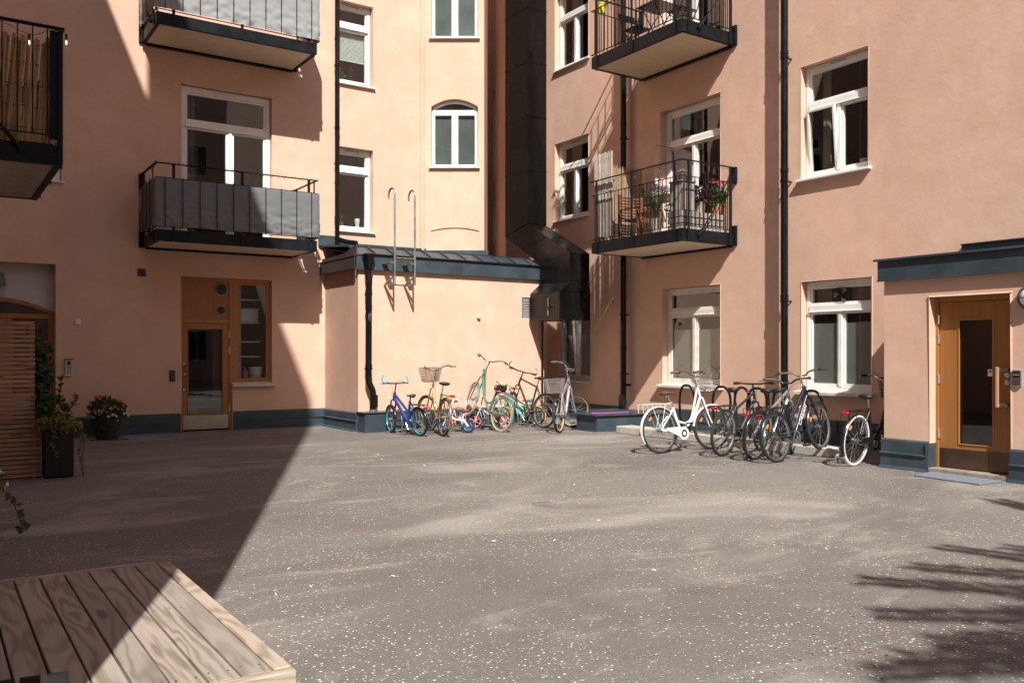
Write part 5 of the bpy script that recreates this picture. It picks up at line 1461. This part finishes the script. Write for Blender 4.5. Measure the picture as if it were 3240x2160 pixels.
def balance_bike(label, loc, to, fm, wm, rad=.115, lean=0, seat=PLAST, grip=PLAST, wb_=.52, tyre=RUBBER):
    d = Vector((to[0] - loc[0], to[1] - loc[1])); hd = math.atan2(d.y, d.x)
    B = thing('balance_bike', label, 'balance bike', (loc[0], loc[1], 0), hd, 'small children bikes among the parked bicycles'); B.rotation_euler = (R(lean), 0, hd)
    I = Matrix.Identity(4)
    for x, n in ((0, .2), (wb_, .5)):
        c = Vector((x, 0, rad)); q = MB(); revolve_y(q, [(rad - .022 + .022 * math.cos(a), .022 * math.sin(a)) for a in [2 * PI * i / 9 for i in range(9)]], c, 26); w = q.build('wheel', tyre, B)
        q = MB(); revolve_y(q, [(rad - .035, -.016), (rad - .035, .016), (rad - .045, .012), (rad - .045, -.012)], c, 24)
        for k in range(6): a = k * PI / 3 + n; q.tube([c, c + Vector(((rad - .04) * math.cos(a), 0, (rad - .04) * math.sin(a)))], .008, 6)
        q.cyl(c - Vector((0, .03, 0)), c + Vector((0, .03, 0)), .016, 10); q.build('rim', wm, w)
    q = MB(); q.tube(smooth_path([(0, .03, rad), (.10, .02, rad + .10), (.30, .0, rad + .14), (wb_ - .10, 0, rad + .26)], 5), .018, 8); q.tube([(0, -.03, rad), (.1, -.02, rad + .1), (.12, 0, rad + .14)], .014, 8); q.tube([(.13, 0, rad + .13), (.10, 0, rad + .26)], .012, 8); q.build('frame', fm, B)
    q = MB()
    for s in (-1, 1): q.tube([(wb_, s * .035, rad), (wb_ - .06, s * .03, rad + .16), (wb_ - .08, 0, rad + .2)], .011, 8)
    q.tube([(wb_ - .08, 0, rad + .18), (wb_ - .15, 0, rad + .46)], .013, 8); q.build('fork', fm, B)
    q = MB().tube([(wb_ - .17, -.16, rad + .48), (wb_ - .14, -.06, rad + .46), (wb_ - .14, .06, rad + .46), (wb_ - .17, .16, rad + .48)], .009, 8); ho = q.build('handlebar', BUCKET, B)
    for s in (-1, 1): MB().tube([(wb_ - .16, s * .10, rad + .47), (wb_ - .18, s * .19, rad + .485)], .016, 8).build('grip', grip, ho)
    sec = [[Vector((.10 + x, w * math.cos(a), rad + .28 + .025 * math.sin(a) + x * x * 3)) for a in [2 * PI * i / 10 for i in range(10)]] for x, w in ((-.1, .03), (-.06, .055), (0, .05), (.07, .03), (.1, .015))]
    MB().loft(sec).build('saddle', seat, B, ang=60)
    return B
balance_bike('white and blue balance bike with blue wheels between the gold and green bicycles', (8.42, 13.98), (8.05, 14.42), BUCKET, paint('wheel_blue', (.01, .14, .36)), .12, 8, BROWNL, wb_=.50)
balance_bike('pink children bike with pink spokes behind the green bicycle rear wheel', (9.52, 14.42), (9.02, 14.72), palepink, pinkp, .145, 6, BUCKET, ORANGE, .58)
balance_bike('pale pink scooter bike leaning under the green bicycle frame', (8.72, 14.6), (8.75, 15.12), palepink, palepink, .115, -10, pinkp, pinkp, .46, RUBBERC)

# helmet hung on the green bicycle
hm = MB().sphere((0, 0, 0), .12, 10, .62)
for i in range(5): hm.tube([(.125 * math.cos(a), .02 * (i - 2) * 2.2 * math.cos(a * .0), .078 * math.sin(a)) for a in [PI * j / 10 for j in range(11)]], .009, 6)
HM = thing('cycle_helmet', 'black helmet with pink marks strapped under the green bicycle saddle', 'helmet', (9.14, 13.98, .80), R(40))
hm.build('shell', PLAST, HM); MB().tube([(.11 * math.cos(a), .11 * math.sin(a), -.03) for a in [2 * PI * i / 20 for i in range(12)]], .008, 6).build('pink_band', pinkp, HM)

# skipping rope on the metal box
tag(MB().tube(smooth_path([(10.62, 13.05, .335), (10.9, 13.0, .332), (11.25, 12.95, .333), (11.45, 12.92, .335)], 5), .008, 6).build('skipping_rope', paint('magenta', (.55, .12, .42), .5, 0), None), 'pink skipping rope lying on the slate metal box', 'rope')

# ---- racks ------------------------------------------------------------
RK = thing('bike_rack', 'low galvanised floor rack under the bicycles by the low wall', 'bike rack', (0, 0, 0))
for y in (14.42, 14.86): boxo('base_rail', ZINC, RK, 7.15, 10.9, y - .02, y + .02, .004, .03, .003)
lm = MB()
for s in (-.035, .035): lm.tube(smooth_path([(s, -.22, .03), (s, -.2, .30), (s, .0, .44), (s, .2, .30), (s, .22, .03)], 5), .007, 6)
lm.tube([(-.035, 0, .44), (.035, 0, .44)], .007, 6)
lme = lm.mesh('wheel_loop', ZINC)
for i in range(9): link('wheel_loop', lme, RK, (7.3 + i * .43, 14.64, 0), (0, 0, 0))
for x in (7.6, 8.45, 9.3, 10.2): boxo('foot_plate', ZINC, RK, x - .05, x + .05, 14.36, 14.94, .03, .05)

KS = MB().box(10.70, 11.08, 7.80, 12.42, .0, .135)
struct(KS.build('kerb_slab', CONC, None, .012, smooth=False))
HR = thing('bike_rack', 'black tubular hoop rack standing on the concrete slab along the right wall', 'bike rack', (0, 0, .13))
hoop = MB().tube(smooth_path([(0, -.10, 0), (0, -.105, .18), (.02, -.15, .36), (.04, -.175, .54), (.04, -.15, .70), (.03, -.08, .79), (.03, 0, .805), (.03, .08, .79), (.04, .15, .70), (.04, .175, .54), (.02, .15, .36), (0, .105, .18), (0, .10, 0)], 4), .021, 10)
hoop_me = hoop.mesh('hoop', BLACKM)
for y, r in ((10.05, 8), (9.62, -5), (9.30, 12), (8.86, -10), (8.27, 0), (10.85, 0)): link('hoop', hoop_me, HR, (10.92, y, 0), (0, 0, R(r)))
for y in (8.0, 10.1): pass
boxo('rack_rail', BLACKM, HR, 10.89, 10.95, 8.0, 11.1, .0, .012)

# ================================================================== SMALL THINGS ON THE WALLS
YL = 17.12
IC = thing('intercom', 'grey metal intercom with keypad and hood on the shaded left wall', 'intercom', (2.085, YL, 1.08))
MB().box(-.062, .062, -.04, -.001, 0, .30).build('body', ALU, IC, .008, smooth=False)
MB().prism([(-.07, -.06, .29), (-.07, -.06, .305), (-.07, 0, .315), (-.07, 0, .29)], (.14, 0, 0)).build('hood', PLASTG, IC, smooth=False)
MB().box(-.03, .03, -.0425, -.0405, .20, .27).build('camera_window', PLAST, IC, smooth=False)
MB().box(-.035, .035, -.0425, -.0405, .155, .17).build('display', PLAST, IC, smooth=False)
km = MB().box(-.008, .008, -.003, .001, -.006, .006).mesh('key', PLASTG, False)
for i in range(3):
    for j in range(4): link('key', km, IC, (-.025 + i * .025, -.041, .13 - j * .025))
def keypad(label, loc, rz, w, h, body):
    K = thing('keypad', label, 'keypad', loc, rz)
    MB().box(-w / 2, w / 2, -.03, -.001, 0, h).build('body', body, K, .006, smooth=False)
    MB().box(-w * .38, w * .38, -.033, -.0305, h * .07, h * .93).build('face', PLAST, K, .002, smooth=False)
    for i in range(3):
        for j in range(4): link('key', km, K, (-w * .22 + i * w * .22, -.034, h * .48 - j * h * .105))
    for i in range(4): link('indicator', MB().box(-.003, .003, -.002, .001, -.003, .003).mesh('indicator', WHITE, False), K, (-w * .24 + i * w * .16, -.034, h * .72))
keypad('slim black keypad beside the oak entrance door', (3.83, YL, .97), 0, .10, .20, PLAST)
keypad('grey framed keypad right of the porch door', (10.5, 5.105, 1.11), R(-90), .11, .19, ALU)
WBX = MB(); WBX.box(-.045, .045, -.03, -.001, -.05, .05); WBX.box(-.006, .006, -.032, -.030, -.006, .006)
tag(WBX.build('sensor_box', BUCKET, None, .006, smooth=False, loc=(2.235, YL, 2.055)), 'small white square box high on the shaded wall', 'box')
WL = thing('wall_lamp', 'grey cone wall lamp on the pale panel above the arched entrance', 'lamp', (1.05, YL + .24, 2.65))
MB().lathe([(.05, .22), (.055, .21), (.095, 0), (.09, 0), (.05, .2), (.001, .2)], 22, (0, -.10, 0)).build('shade', PLASTG, WL)
MB().box(-.03, .03, -.08, -.001, .10, .17).build('bracket', PLASTG, WL, smooth=False)
PL = thing('bulkhead_lamp', 'round grey bulkhead lamp beside the porch door, cut by the right edge', 'lamp', (10.5, 4.945, 2.13), R(-90))
MB().lathe([(.14, -.001), (.145, -.05), (.135, -.075), (.115, -.08), (.11, -.06)], 28, (0, 0, 0), 'y').build('housing', PLASTG, PL)
MB().lathe([(.112, -.06), (.09, -.10), (.05, -.12), (.001, -.125)], 24, (0, 0, 0), 'y').build('diffuser', mat('opal', (.72, .72, .68), .35), PL)
gu = MB(); gu.tube([(-.12, -.075, 0), (-.07, -.125, 0), (0, -.14, 0), (.07, -.125, 0), (.12, -.075, 0)], .008, 6); gu.build('guard_bar', PLASTG, PL)

# plants on the window ledges of the stair column
def potted(name, label, loc, pot_m, pr, ph, leaves, cat='potted plant'):
    T = thing(name, label, cat, loc)
    MB().lathe([(.001, 0), (pr * .75, 0), (pr, ph), (pr * 1.06, ph), (pr * .95, ph - .01), (.001, ph - .015)], 18).build('pot', pot_m, T)
    leaves(T); return T
potted('window_plant', 'small bright green plant on the lower window ledge beside the black pipe', (7.30, YL + .30, 4.14), POTD, .05, .07, lambda T: bush(T, 'leaves', LEAF, (0, 0, .17), (.09, .08, .12), 46, .075, .06, 41))
tag(MB().lathe([(.001, 0), (.035, 0), (.048, .15), (.055, .15), (.055, .24), (.045, .24), (.04, .16), (.001, .02)], 18).build('vase', mat('mint_ceramic', (.60, .70, .60), .35), None, loc=(7.70, YL + .30, 4.14)), 'pale mint vase on the lower window ledge right of the green plant', 'vase')
def orchid(T):
    bush(T, 'leaves', LEAF, (0, 0, .14), (.09, .06, .08), 34, .10, .04, 44); blossoms(T, 'orange_flowers', mat('petal_salmon', (.65, .25, .15), .6), (-.02, -.02, .34), (.05, .03, .08), 9, .03, 45, top=False); stems(T, STEMM, (0, 0, .08), [(-.03, -.02, .4), (0, -.02, .32)])
potted('window_plant', 'orange flowered plant on the upper window ledge beside the black pipe', (7.28, YL + .30, 7.23), POTD, .05, .06, orchid)
def spiky(T):
    rng = random.Random(9); mb = MB()
    for i in range(90):
        a = rng.uniform(0, 6.28); t = rng.uniform(.1, 1); leaf(mb, Vector((0, 0, .06 + .24 * rng.random())), Vector((math.cos(a) * t, math.sin(a) * t, .6)), Vector((0, 0, 1)), .13, .018)
    mb.build('leaves', LEAFD, T, fixn=False, ang=180)
potted('window_plant', 'dark green spiky plant on the upper window ledge under the blind', (7.55, YL + .30, 7.23), BUCKET, .06, .07, spiky)
potted('window_plant', 'pale potted orchid standing behind the tilted window on the right wall', (12.62, 9.02, 4.50), BUCKET, .08, .15, lambda T: (bush(T, 'leaves', LEAF, (0, 0, .18), (.10, .10, .05), 18, .12, .04, 51), stems(T, STEMM, (0, 0, .15), [(.02, .02, .55), (-.03, 0, .42)])))
tag(MB().lathe([(.001, 0), (.06, 0), (.075, .14), (.001, .14)], 18).build('flower_pot', BUCKET, None, loc=(12.62, 8.52, 4.50)), 'empty pale pot behind the right pane of the tilted window', 'pot')
ch = MB().cyl((0, 0, 0), (0, 0, .26), .028, 16)
PLH = thing('pendant_lamp', 'brass tube pendant lamp seen through the tilted window', 'lamp', (12.95, 8.62, 5.20)); ch.build('tube', mat('brass', (.62, .42, .16), .3, .9), PLH); MB().tube([(0, 0, .26), (0, 0, 1.2)], .004, 5).build('cord', PLAST, PLH)

# ================================================================== LOWER OPEN BALCONY
FZ = 3.672
def reed_screen(label, p0, p1, z0, z1, n, ragged, m, seed):
    T = thing('reed_screen', label, 'reed screen', (p0[0], p0[1], z0)); rng = random.Random(seed); mb = MB()
    d = Vector((p1[0] - p0[0], p1[1] - p0[1], 0)); nr = Vector((-d.y, d.x, 0)).normalized()
    for i in range(n):
        p = d * (i / n) + nr * rng.uniform(-.006, .006); h = z1 - z0 - rng.random() * ragged
        q = p + d.normalized() * rng.uniform(-.012, .012)
        mb.tube([p + Vector((0, 0, rng.random() * .03)), p.lerp(q, .5) + Vector((0, 0, h * .5)), q + Vector((0, 0, h))], rng.uniform(.0045, .0075), 5)
    tag(mb.build('reeds', m, T), None, None, kind='stuff')
    wr = MB()
    for z in [(z1 - z0) * k / 5 for k in (.5, 1.5, 2.5, 3.5, 4.6)]: wr.tube([d * (k / 10) + nr * (.009 * (1 if k % 2 else -1)) + Vector((0, 0, z + .008 * math.sin(k * 2))) for k in range(11)], .002, 4)
    wr.build('binding_wire', STEEL_D, T)
def strip_mat(name, c1, c2, c3):
    m, nt, b, o = new_mat(name); g = nt.nodes.new('ShaderNodeNewGeometry')
    r = g.outputs['Random Per Island']
    c = mixc(nt, ramp(nt, r, 0, .55, 0, 1, 'LINEAR'), c1, c2); c = mixc(nt, ramp(nt, r, .6, 1, 0, 1, 'LINEAR'), c, c3)
    c = mixc(nt, mathn(nt, 'MULTIPLY', ramp(nt, noise_t(nt, coords(nt, 'Object', (1, 1, .3)), 30, 3), .4, .8), .5), c, (.12, .08, .05))
    nt.links.new(c, b.inputs['Base Color']); b.inputs['Roughness'].default_value = .75
    return m
REED1 = strip_mat('reeds_bleached', (.52, .47, .42), (.40, .31, .25), (.66, .62, .58)); REED2 = strip_mat('reeds_brown', (.30, .21, .13), (.40, .29, .18), (.22, .15, .10))
reed_screen('bleached reed mat rising above the front railing of the lower open balcony', (11.01, 13.42), (11.01, 12.88), 3.76, 5.42, 48, .04, REED1, 1)
reed_screen('brown reed mat along the far end of the lower open balcony', (11.05, 13.39), (12.25, 13.39), 3.74, 5.28, 100, .08, REED2, 2)
CH = thing('slatted_chair', 'red brown slatted wooden chair on the lower open balcony', 'chair', (11.55, 12.72, FZ))
for x in (-.28, .28):
    boxo('leg', BROWNW, CH, x - .022, x + .022, .22, .265, 0, .92); boxo('leg', BROWNW, CH, x - .022, x + .022, -.30, -.255, 0, .60); boxo('armrest', BROWNW, CH, x - .03, x + .03, -.33, .22, .60, .625)
for i in range(8): boxo('back_slat', BROWNW, CH, -.258, .258, .225, .243, .44 + i * .058, .475 + i * .058)
for i in range(7): boxo('seat_slat', BROWNW, CH, -.258, .258, -.30 + i * .075, -.245 + i * .075, .39, .412)
boxo('apron', BROWNW, CH, -.258, .258, -.295, -.27, .31, .388)
GP = thing('grass_pot', 'tan wicker pot with long arching grass leaves on the lower open balcony', 'potted plant', (11.17, 11.86, FZ))
MB().lathe([(.001, 0), (.085, 0), (.115, .28), (.125, .30), (.11, .30), (.1, .27), (.001, .27)], 22).build('pot', WICKERT, GP)
gb = MB(); rng = random.Random(61)
for i in range(42):
    a = rng.uniform(0, 6.28); L = rng.uniform(.35, .75); sp = rng.uniform(.15, .8); u = Vector((math.cos(a), math.sin(a), 0)); s = Vector((-u.y, u.x, 0))
    prev = None
    for k in range(7):
        t = k / 6; p = Vector((0, 0, .28)) + u * (sp * L * t * t) + Vector((0, 0, L * t * (1 - .35 * sp * t))); w = .009 * (1 - t * .9)
        if prev: gb.quad(prev[0] - s * prev[1], prev[0] + s * prev[1], p + s * w, p - s * w)
        prev = (p, w)
gb.build('leaves', LEAF, GP, fixn=False, ang=180)
HB_ = thing('herb_pot', 'variegated pale green plant behind the grass pot on the lower open balcony', 'potted plant', (11.55, 11.72, FZ + .1))
MB().lathe([(.001, 0), (.10, 0), (.13, .22), (.001, .21)], 20).build('pot', POTD, HB_); bush(HB_, 'leaves', leafmat('leaf_pale', (.14, .22, .06), (.42, .46, .26)), (0, 0, .42), (.2, .2, .24), 260, .06, .045, 62)
PBX = thing('plank_planter', 'low grey plank planter along the right end of the lower open balcony', 'planter', (11.62, 11.26, FZ))
for i in range(3):
    z0_ = .01 + i * .12
    boxo('plank', GREYW, PBX, -.55, .55, -.175, -.155, z0_, z0_ + .10); boxo('plank', GREYW, PBX, -.55, .55, .155, .175, z0_, z0_ + .10)
    boxo('plank', GREYW, PBX, -.55, -.53, -.154, .154, z0_, z0_ + .10); boxo('plank', GREYW, PBX, .53, .55, -.154, .154, z0_, z0_ + .10)
MB().box(-.52, .52, -.15, .15, 0, .33).build('liner', POTD, PBX, smooth=False)
TC = thing('board_cabinet', 'upright grey board cabinet on the lower open balcony corner', 'cabinet', (11.28, 11.28, FZ + .37))
for i in range(4): boxo('board', GREYW, TC, -.15 + i * .076, -.078 + i * .076, -.15, .15, 0, .50)
boxo('lid', GREYW, TC, -.175, .175, -.175, .175, .505, .53)
LN = thing('lantern', 'grey metal lantern standing on the board cabinet', 'lantern', (11.27, 11.27, FZ + .90))
MB().box(-.07, .07, -.07, .07, 0, .02).build('base', ZINC, LN, smooth=False)
for sx in (-1, 1):
    for sy in (-1, 1): boxo('post', ZINC, LN, sx * .06 - .006, sx * .06 + .006, sy * .06 - .006, sy * .06 + .006, .02, .17, 0)
MB().add([(-.08, -.08, .17), (.08, -.08, .17), (.08, .08, .17), (-.08, .08, .17), (-.03, -.03, .22), (.03, -.03, .22), (.03, .03, .22), (-.03, .03, .22)], [(0, 1, 5, 4), (1, 2, 6, 5), (2, 3, 7, 6), (3, 0, 4, 7), (4, 5, 6, 7), (3, 2, 1, 0)]).build('roof', ALU, LN, smooth=False)
HC = thing('heuchera_pot', 'pale woven pot of dark purple leaves on the plank planter', 'potted plant', (11.68, 11.26, FZ + .36))
MB().lathe([(.001, 0), (.09, 0), (.12, .19), (.13, .2), (.001, .19)], 20).build('pot', WICKERT, HC); bush(HC, 'leaves', LEAFP, (0, 0, .32), (.24, .19, .15), 330, .08, .07, 71)
blossoms(HC, 'pale_flowers', WHITEP, (-.05, -.02, .36), (.2, .16, .12), 34, .022, 72)
RF = thing('pink_flower_pot', 'terracotta pot with bright pink flowers at the wall end of the plank planter', 'potted plant', (12.07, 11.22, FZ + .36))
MB().lathe([(.001, 0), (.08, 0), (.11, .18), (.118, .2), (.001, .19)], 20).build('pot', TERRA, RF); bush(RF, 'leaves', LEAF, (0, 0, .34), (.18, .16, .20), 260, .08, .055, 73)
for p in ((-.03, -.1, .56), (.09, -.05, .58), (-.10, -.02, .60)): blossoms(RF, 'pink_flower', PINK, p, (.04, .04, .035), 16, .03, int(p[2] * 1000), top=False)
FBX = thing('flower_box', 'brown window box of small purple flowers behind the wooden chair', 'flower box', (12.12, 12.85, FZ + .80))
MB().box(-.09, .09, -.36, .36, 0, .16).build('box', mat('brown_plastic', (.07, .04, .028), .5), FBX, .01, smooth=False); boxo('bracket', STEEL_D, FBX, .09, .178, -.3, .3, .05, .08)
bush(FBX, 'leaves', LEAF, (0, 0, .22), (.13, .36, .10), 380, .05, .03, 81); blossoms(FBX, 'purple_flowers', PURP, (0, 0, .25), (.14, .36, .11), 70, .02, 82)
HL = thing('hanging_lantern', 'glass drop lantern hanging on cords from a wall arm', 'lantern', (11.8, 12.5, 4.76))
MB().lathe([(.001, -.06), (.02, -.04), (.075, .04), (.085, .1), (.05, .18), (.03, .2)], 20).build('glass_drop', CLEAR, HL)
MB().cyl((0, 0, .02), (0, 0, .12), .035, 14).build('candle', BUCKET, HL)
MB().tube([(-.04, 0, .19), (0, 0, .78), (.04, 0, .19)], .0025, 4).build('cord', mat('jute', (.30, .18, .09), .8), HL); MB().tube([(0, 0, .78), (.5, .05, .79)], .008, 6).build('wall_arm', ZINC, HL)

def bulbs(label, pts, spots, lit=False, group=None, drop=.05):
    T = thing('string_lights', label, 'string lights', pts[0], 0, group)
    o = Vector(pts[0]); MB().tube([Vector(p) - o for p in smooth_path(pts, 4)], .0035, 5).build('cable', PLAST, T)
    for p in spots:
        q = Vector(p) - o
        so = MB().cyl(q + Vector((0, 0, .0)), q + Vector((0, 0, -drop)), .013, 10).build('socket', PLAST, T)
        MB().lathe([(.011, -drop), (.014, -drop - .015), (.026, -drop - .045), (.028, -drop - .06), (.018, -drop - .083), (.001, -drop - .09)], 16, q).build('bulb', CLEAR, so)
        MB().tube([q + Vector((-.004, 0, -drop - .02)), q + Vector((-.004, 0, -drop - .055)), q + Vector((.004, 0, -drop - .055)), q + Vector((.004, 0, -drop - .02))], .0022 if lit else .001, 5).build('filament', FILAMENT if lit else ZINC, so)
zr = 4.85
bulbs('string of clear bulbs along the railing of the lower open balcony', [(10.93, 13.2, zr), (10.93, 12.75, zr - .03), (10.93, 12.3, zr), (10.93, 11.75, zr - .02), (10.93, 11.2, zr), (10.95, 10.93, zr), (11.3, 10.93, zr - .01), (11.85, 10.93, zr - .02), (12.2, 10.95, zr)], [(10.93, 12.75, zr - .03), (10.93, 12.15, zr), (10.93, 11.5, zr - .01), (11.18, 10.93, zr), (11.72, 10.93, zr - .02)])
bulbs('string of glowing bulbs hanging on the bamboo balcony railing', [(.3, 10.04, 4.86), (.62, 10.04, 4.80), (.88, 10.04, 4.72), (1.05, 10.05, 4.80), (1.2, 10.07, 4.82)], [(.865, 10.04, 4.725), (1.205, 10.07, 4.80)], True)

# ================================================================== UPPER OPEN BALCONY
FU = 7.332
YP = thing('yellow_pot', 'yellow pot with green herbs hung on the railing of the upper open balcony', 'potted plant', (11.03, 13.22, 8.16))
MB().lathe([(.001, 0), (.07, 0), (.095, .17), (.105, .175), (.105, .19), (.09, .19), (.001, .17)], 20).build('pot', YELLOWP, YP); bush(YP, 'leaves', LEAF, (0, 0, .26), (.12, .12, .1), 140, .05, .04, 91)
def folding_chair(label, loc, rz):
    T = thing('folding_chair', label, 'chair', loc, rz, 'folding furniture on the upper open balcony')
    for x in (-.2, .2):
        MB().tube([(x, .22, 0), (x, -.18, .46), (x, -.30, .84)], .010, 6).build('leg', BLACKM, T); MB().tube([(x * .9, -.28, 0), (x * .9, .2, .45)], .010, 6).build('leg', BLACKM, T)
    for i in range(6): boxo('seat_slat', BLACKM, T, -.2, .2, -.17 + i * .065, -.12 + i * .065, .445, .46, 0)
    for i in range(2): boxo('back_slat', BLACKM, T, -.2, .2, -.285 + i * -.03, -.272 + i * -.03, .70 + i * .08, .76 + i * .08, 0)
folding_chair('black folding chair near the far end of the upper open balcony', (11.5, 12.75, FU), R(180))
folding_chair('black folding chair near the door of the upper open balcony', (11.55, 11.55, FU), R(0))
TT = thing('folding_table', 'black slatted folding table between the chairs of the upper open balcony', 'table', (11.5, 12.15, FU), 0)
for i in range(8): boxo('top_slat', BLACKM, TT, -.30 + i * .075, -.235 + i * .075, -.28, .28, .70, .715, 0)
for y in (-.2, .2): MB().tube([(-.26, y, 0), (.24, y, .70)], .010, 6).build('leg', BLACKM, TT); MB().tube([(.26, y * .85, 0), (-.24, y * .85, .70)], .010, 6).build('leg', BLACKM, TT)

# ================================================================== TREE BEHIND THE RIGHT EDGE
TR = thing('larch_tree', 'feathery conifer standing right of the viewer whose branches shade the asphalt', 'tree', (4.5, -5.5, 0))
BARK = mat('tree_bark', (.09, .065, .05), .9, 0, .3, 14, .4, 20)
MB().tube([(0, 0, 0), (.03, .02, 2), (0, .05, 6), (.03, 0, 11)], [.20, .17, .11, .02], 12).build('trunk', BARK, TR)
rng = random.Random(77); br = MB(); nd = MB()
tips = [(-1.75, 3.3, 6.0), (-2.3, 2.8, 6.0), (-.4, 3.55, 6.0), (-3.16, 2.3, 6.0), (-1.2, 3.15, 6.2), (-2.7, 2.6, 5.7), (-.1, 3.0, 6.3), (-1.5, 2.7, 5.7), (-3.0, 1.8, 5.9), (-2.0, 2.2, 5.6), (-.8, 2.5, 6.0), (-1.9, 1.6, 6.1), (-3.4, 1.5, 6.2), (-2.6, 2.1, 6.3), (-1.1, 2.9, 5.6), (.5, 3.0, 6.0), (-2.2, 1.2, 5.8), (1.9, 4.0, 6.5), (1.7, 3.7, 6.6)]
for i in range(26):
    a = rng.uniform(0, 6.28); h = rng.uniform(6.6, 10.0); L = (10.8 - h) * rng.uniform(.25, .36)
    tips.append((math.cos(a) * L, math.sin(a) * L, h - .3 - L * .15))
for t in tips:
    t = Vector(t); b = Vector((0, 0, t.z + .15 + .12 * t.xy.length)); mid = b.lerp(t, .5) + Vector((0, 0, .12))
    P = smooth_path([b, mid, t], 10); br.tube(P, [.028 * (1 - .85 * k / (len(P) - 1)) for k in range(len(P))], 5)
    for k, p in enumerate(P):
        if k < 3: continue
        d = (P[min(k + 1, len(P) - 1)] - P[k - 1]).normalized(); s = Vector((-d.y, d.x, 0)).normalized(); f = 1 - k / len(P)
        for q in range(44):
            sg = rng.choice((-1, 1)); dd = d * rng.uniform(.5, 1.2) + s * sg * rng.uniform(.3, .9) + Vector((0, 0, rng.uniform(-.4, .2)))
            w = .40 * f + .05
            leaf(nd, p + s * sg * rng.uniform(0, w * .6) + d * rng.uniform(-.1, .1), dd, Vector((0, 0, 1)), rng.uniform(.10, .22), rng.uniform(.022, .045))
br.build('branches', BARK, TR); nd.build('needles', NEEDLE, TR, fixn=False, ang=180)

# ================================================================== LITTER ON THE ASPHALT
rng = random.Random(19); lt = MB()
def flake(x, y, L):
    a = rng.uniform(0, 6.28); d = Vector((math.cos(a), math.sin(a), rng.uniform(-.05, .15)))
    leaf(lt, Vector((x, y, .006 + rng.random() * .006)), d, Vector((0, 0, 1)), L, L * rng.uniform(.25, .5), .15)
for cx, cy, sx, sy, n, L in ((4.05, 8.35, .35, .12, 26, .025), (4.55, 6.5, .25, .08, 14, .03), (3.6, 6.0, .6, .35, 40, .022), (6.3, 9.2, .9, .2, 50, .022), (6.0, 8.0, .8, .15, 30, .022), (4.2, 2.6, .55, .35, 150, .02), (4.6, 3.4, .9, .6, 60, .02), (9.6, 9.0, .7, .8, 40, .025), (10.4, 7.5, .25, .25, 30, .03), (7.2, 6.3, 2.5, 1.6, 40, .02), (2.5, 5.5, 2.0, 2.0, 30, .02)):
    for i in range(n): flake(rng.gauss(cx, sx), rng.gauss(cy, sy), L * rng.uniform(.6, 1.5))
tag(lt.build('fallen_leaves', LITTER, None, fixn=False, ang=180), 'scattered dry orange leaf flakes on the asphalt', 'litter', kind='stuff')
wc = MB()
for i in range(26):
    x, y = rng.uniform(1, 9), rng.uniform(3, 12); a = rng.uniform(0, 3.1)
    wc.tube([(x, y, .006), (x + .03 * math.cos(a), y + .03 * math.sin(a), .008)], .005, 5)
tag(wc.build('scattered_chips', WHITE_O, None), 'pale scraps scattered on the asphalt', 'litter', kind='stuff')
DC = MB().lathe([(.001, .006), (.12, .006), (.125, .004)], 26); 
struct(DC.build('drain_cover', mat('worn_iron', (.17, .165, .155), .8, .0, .35, 30, .3, 60), None, loc=(5.09, 6.99, 0)))
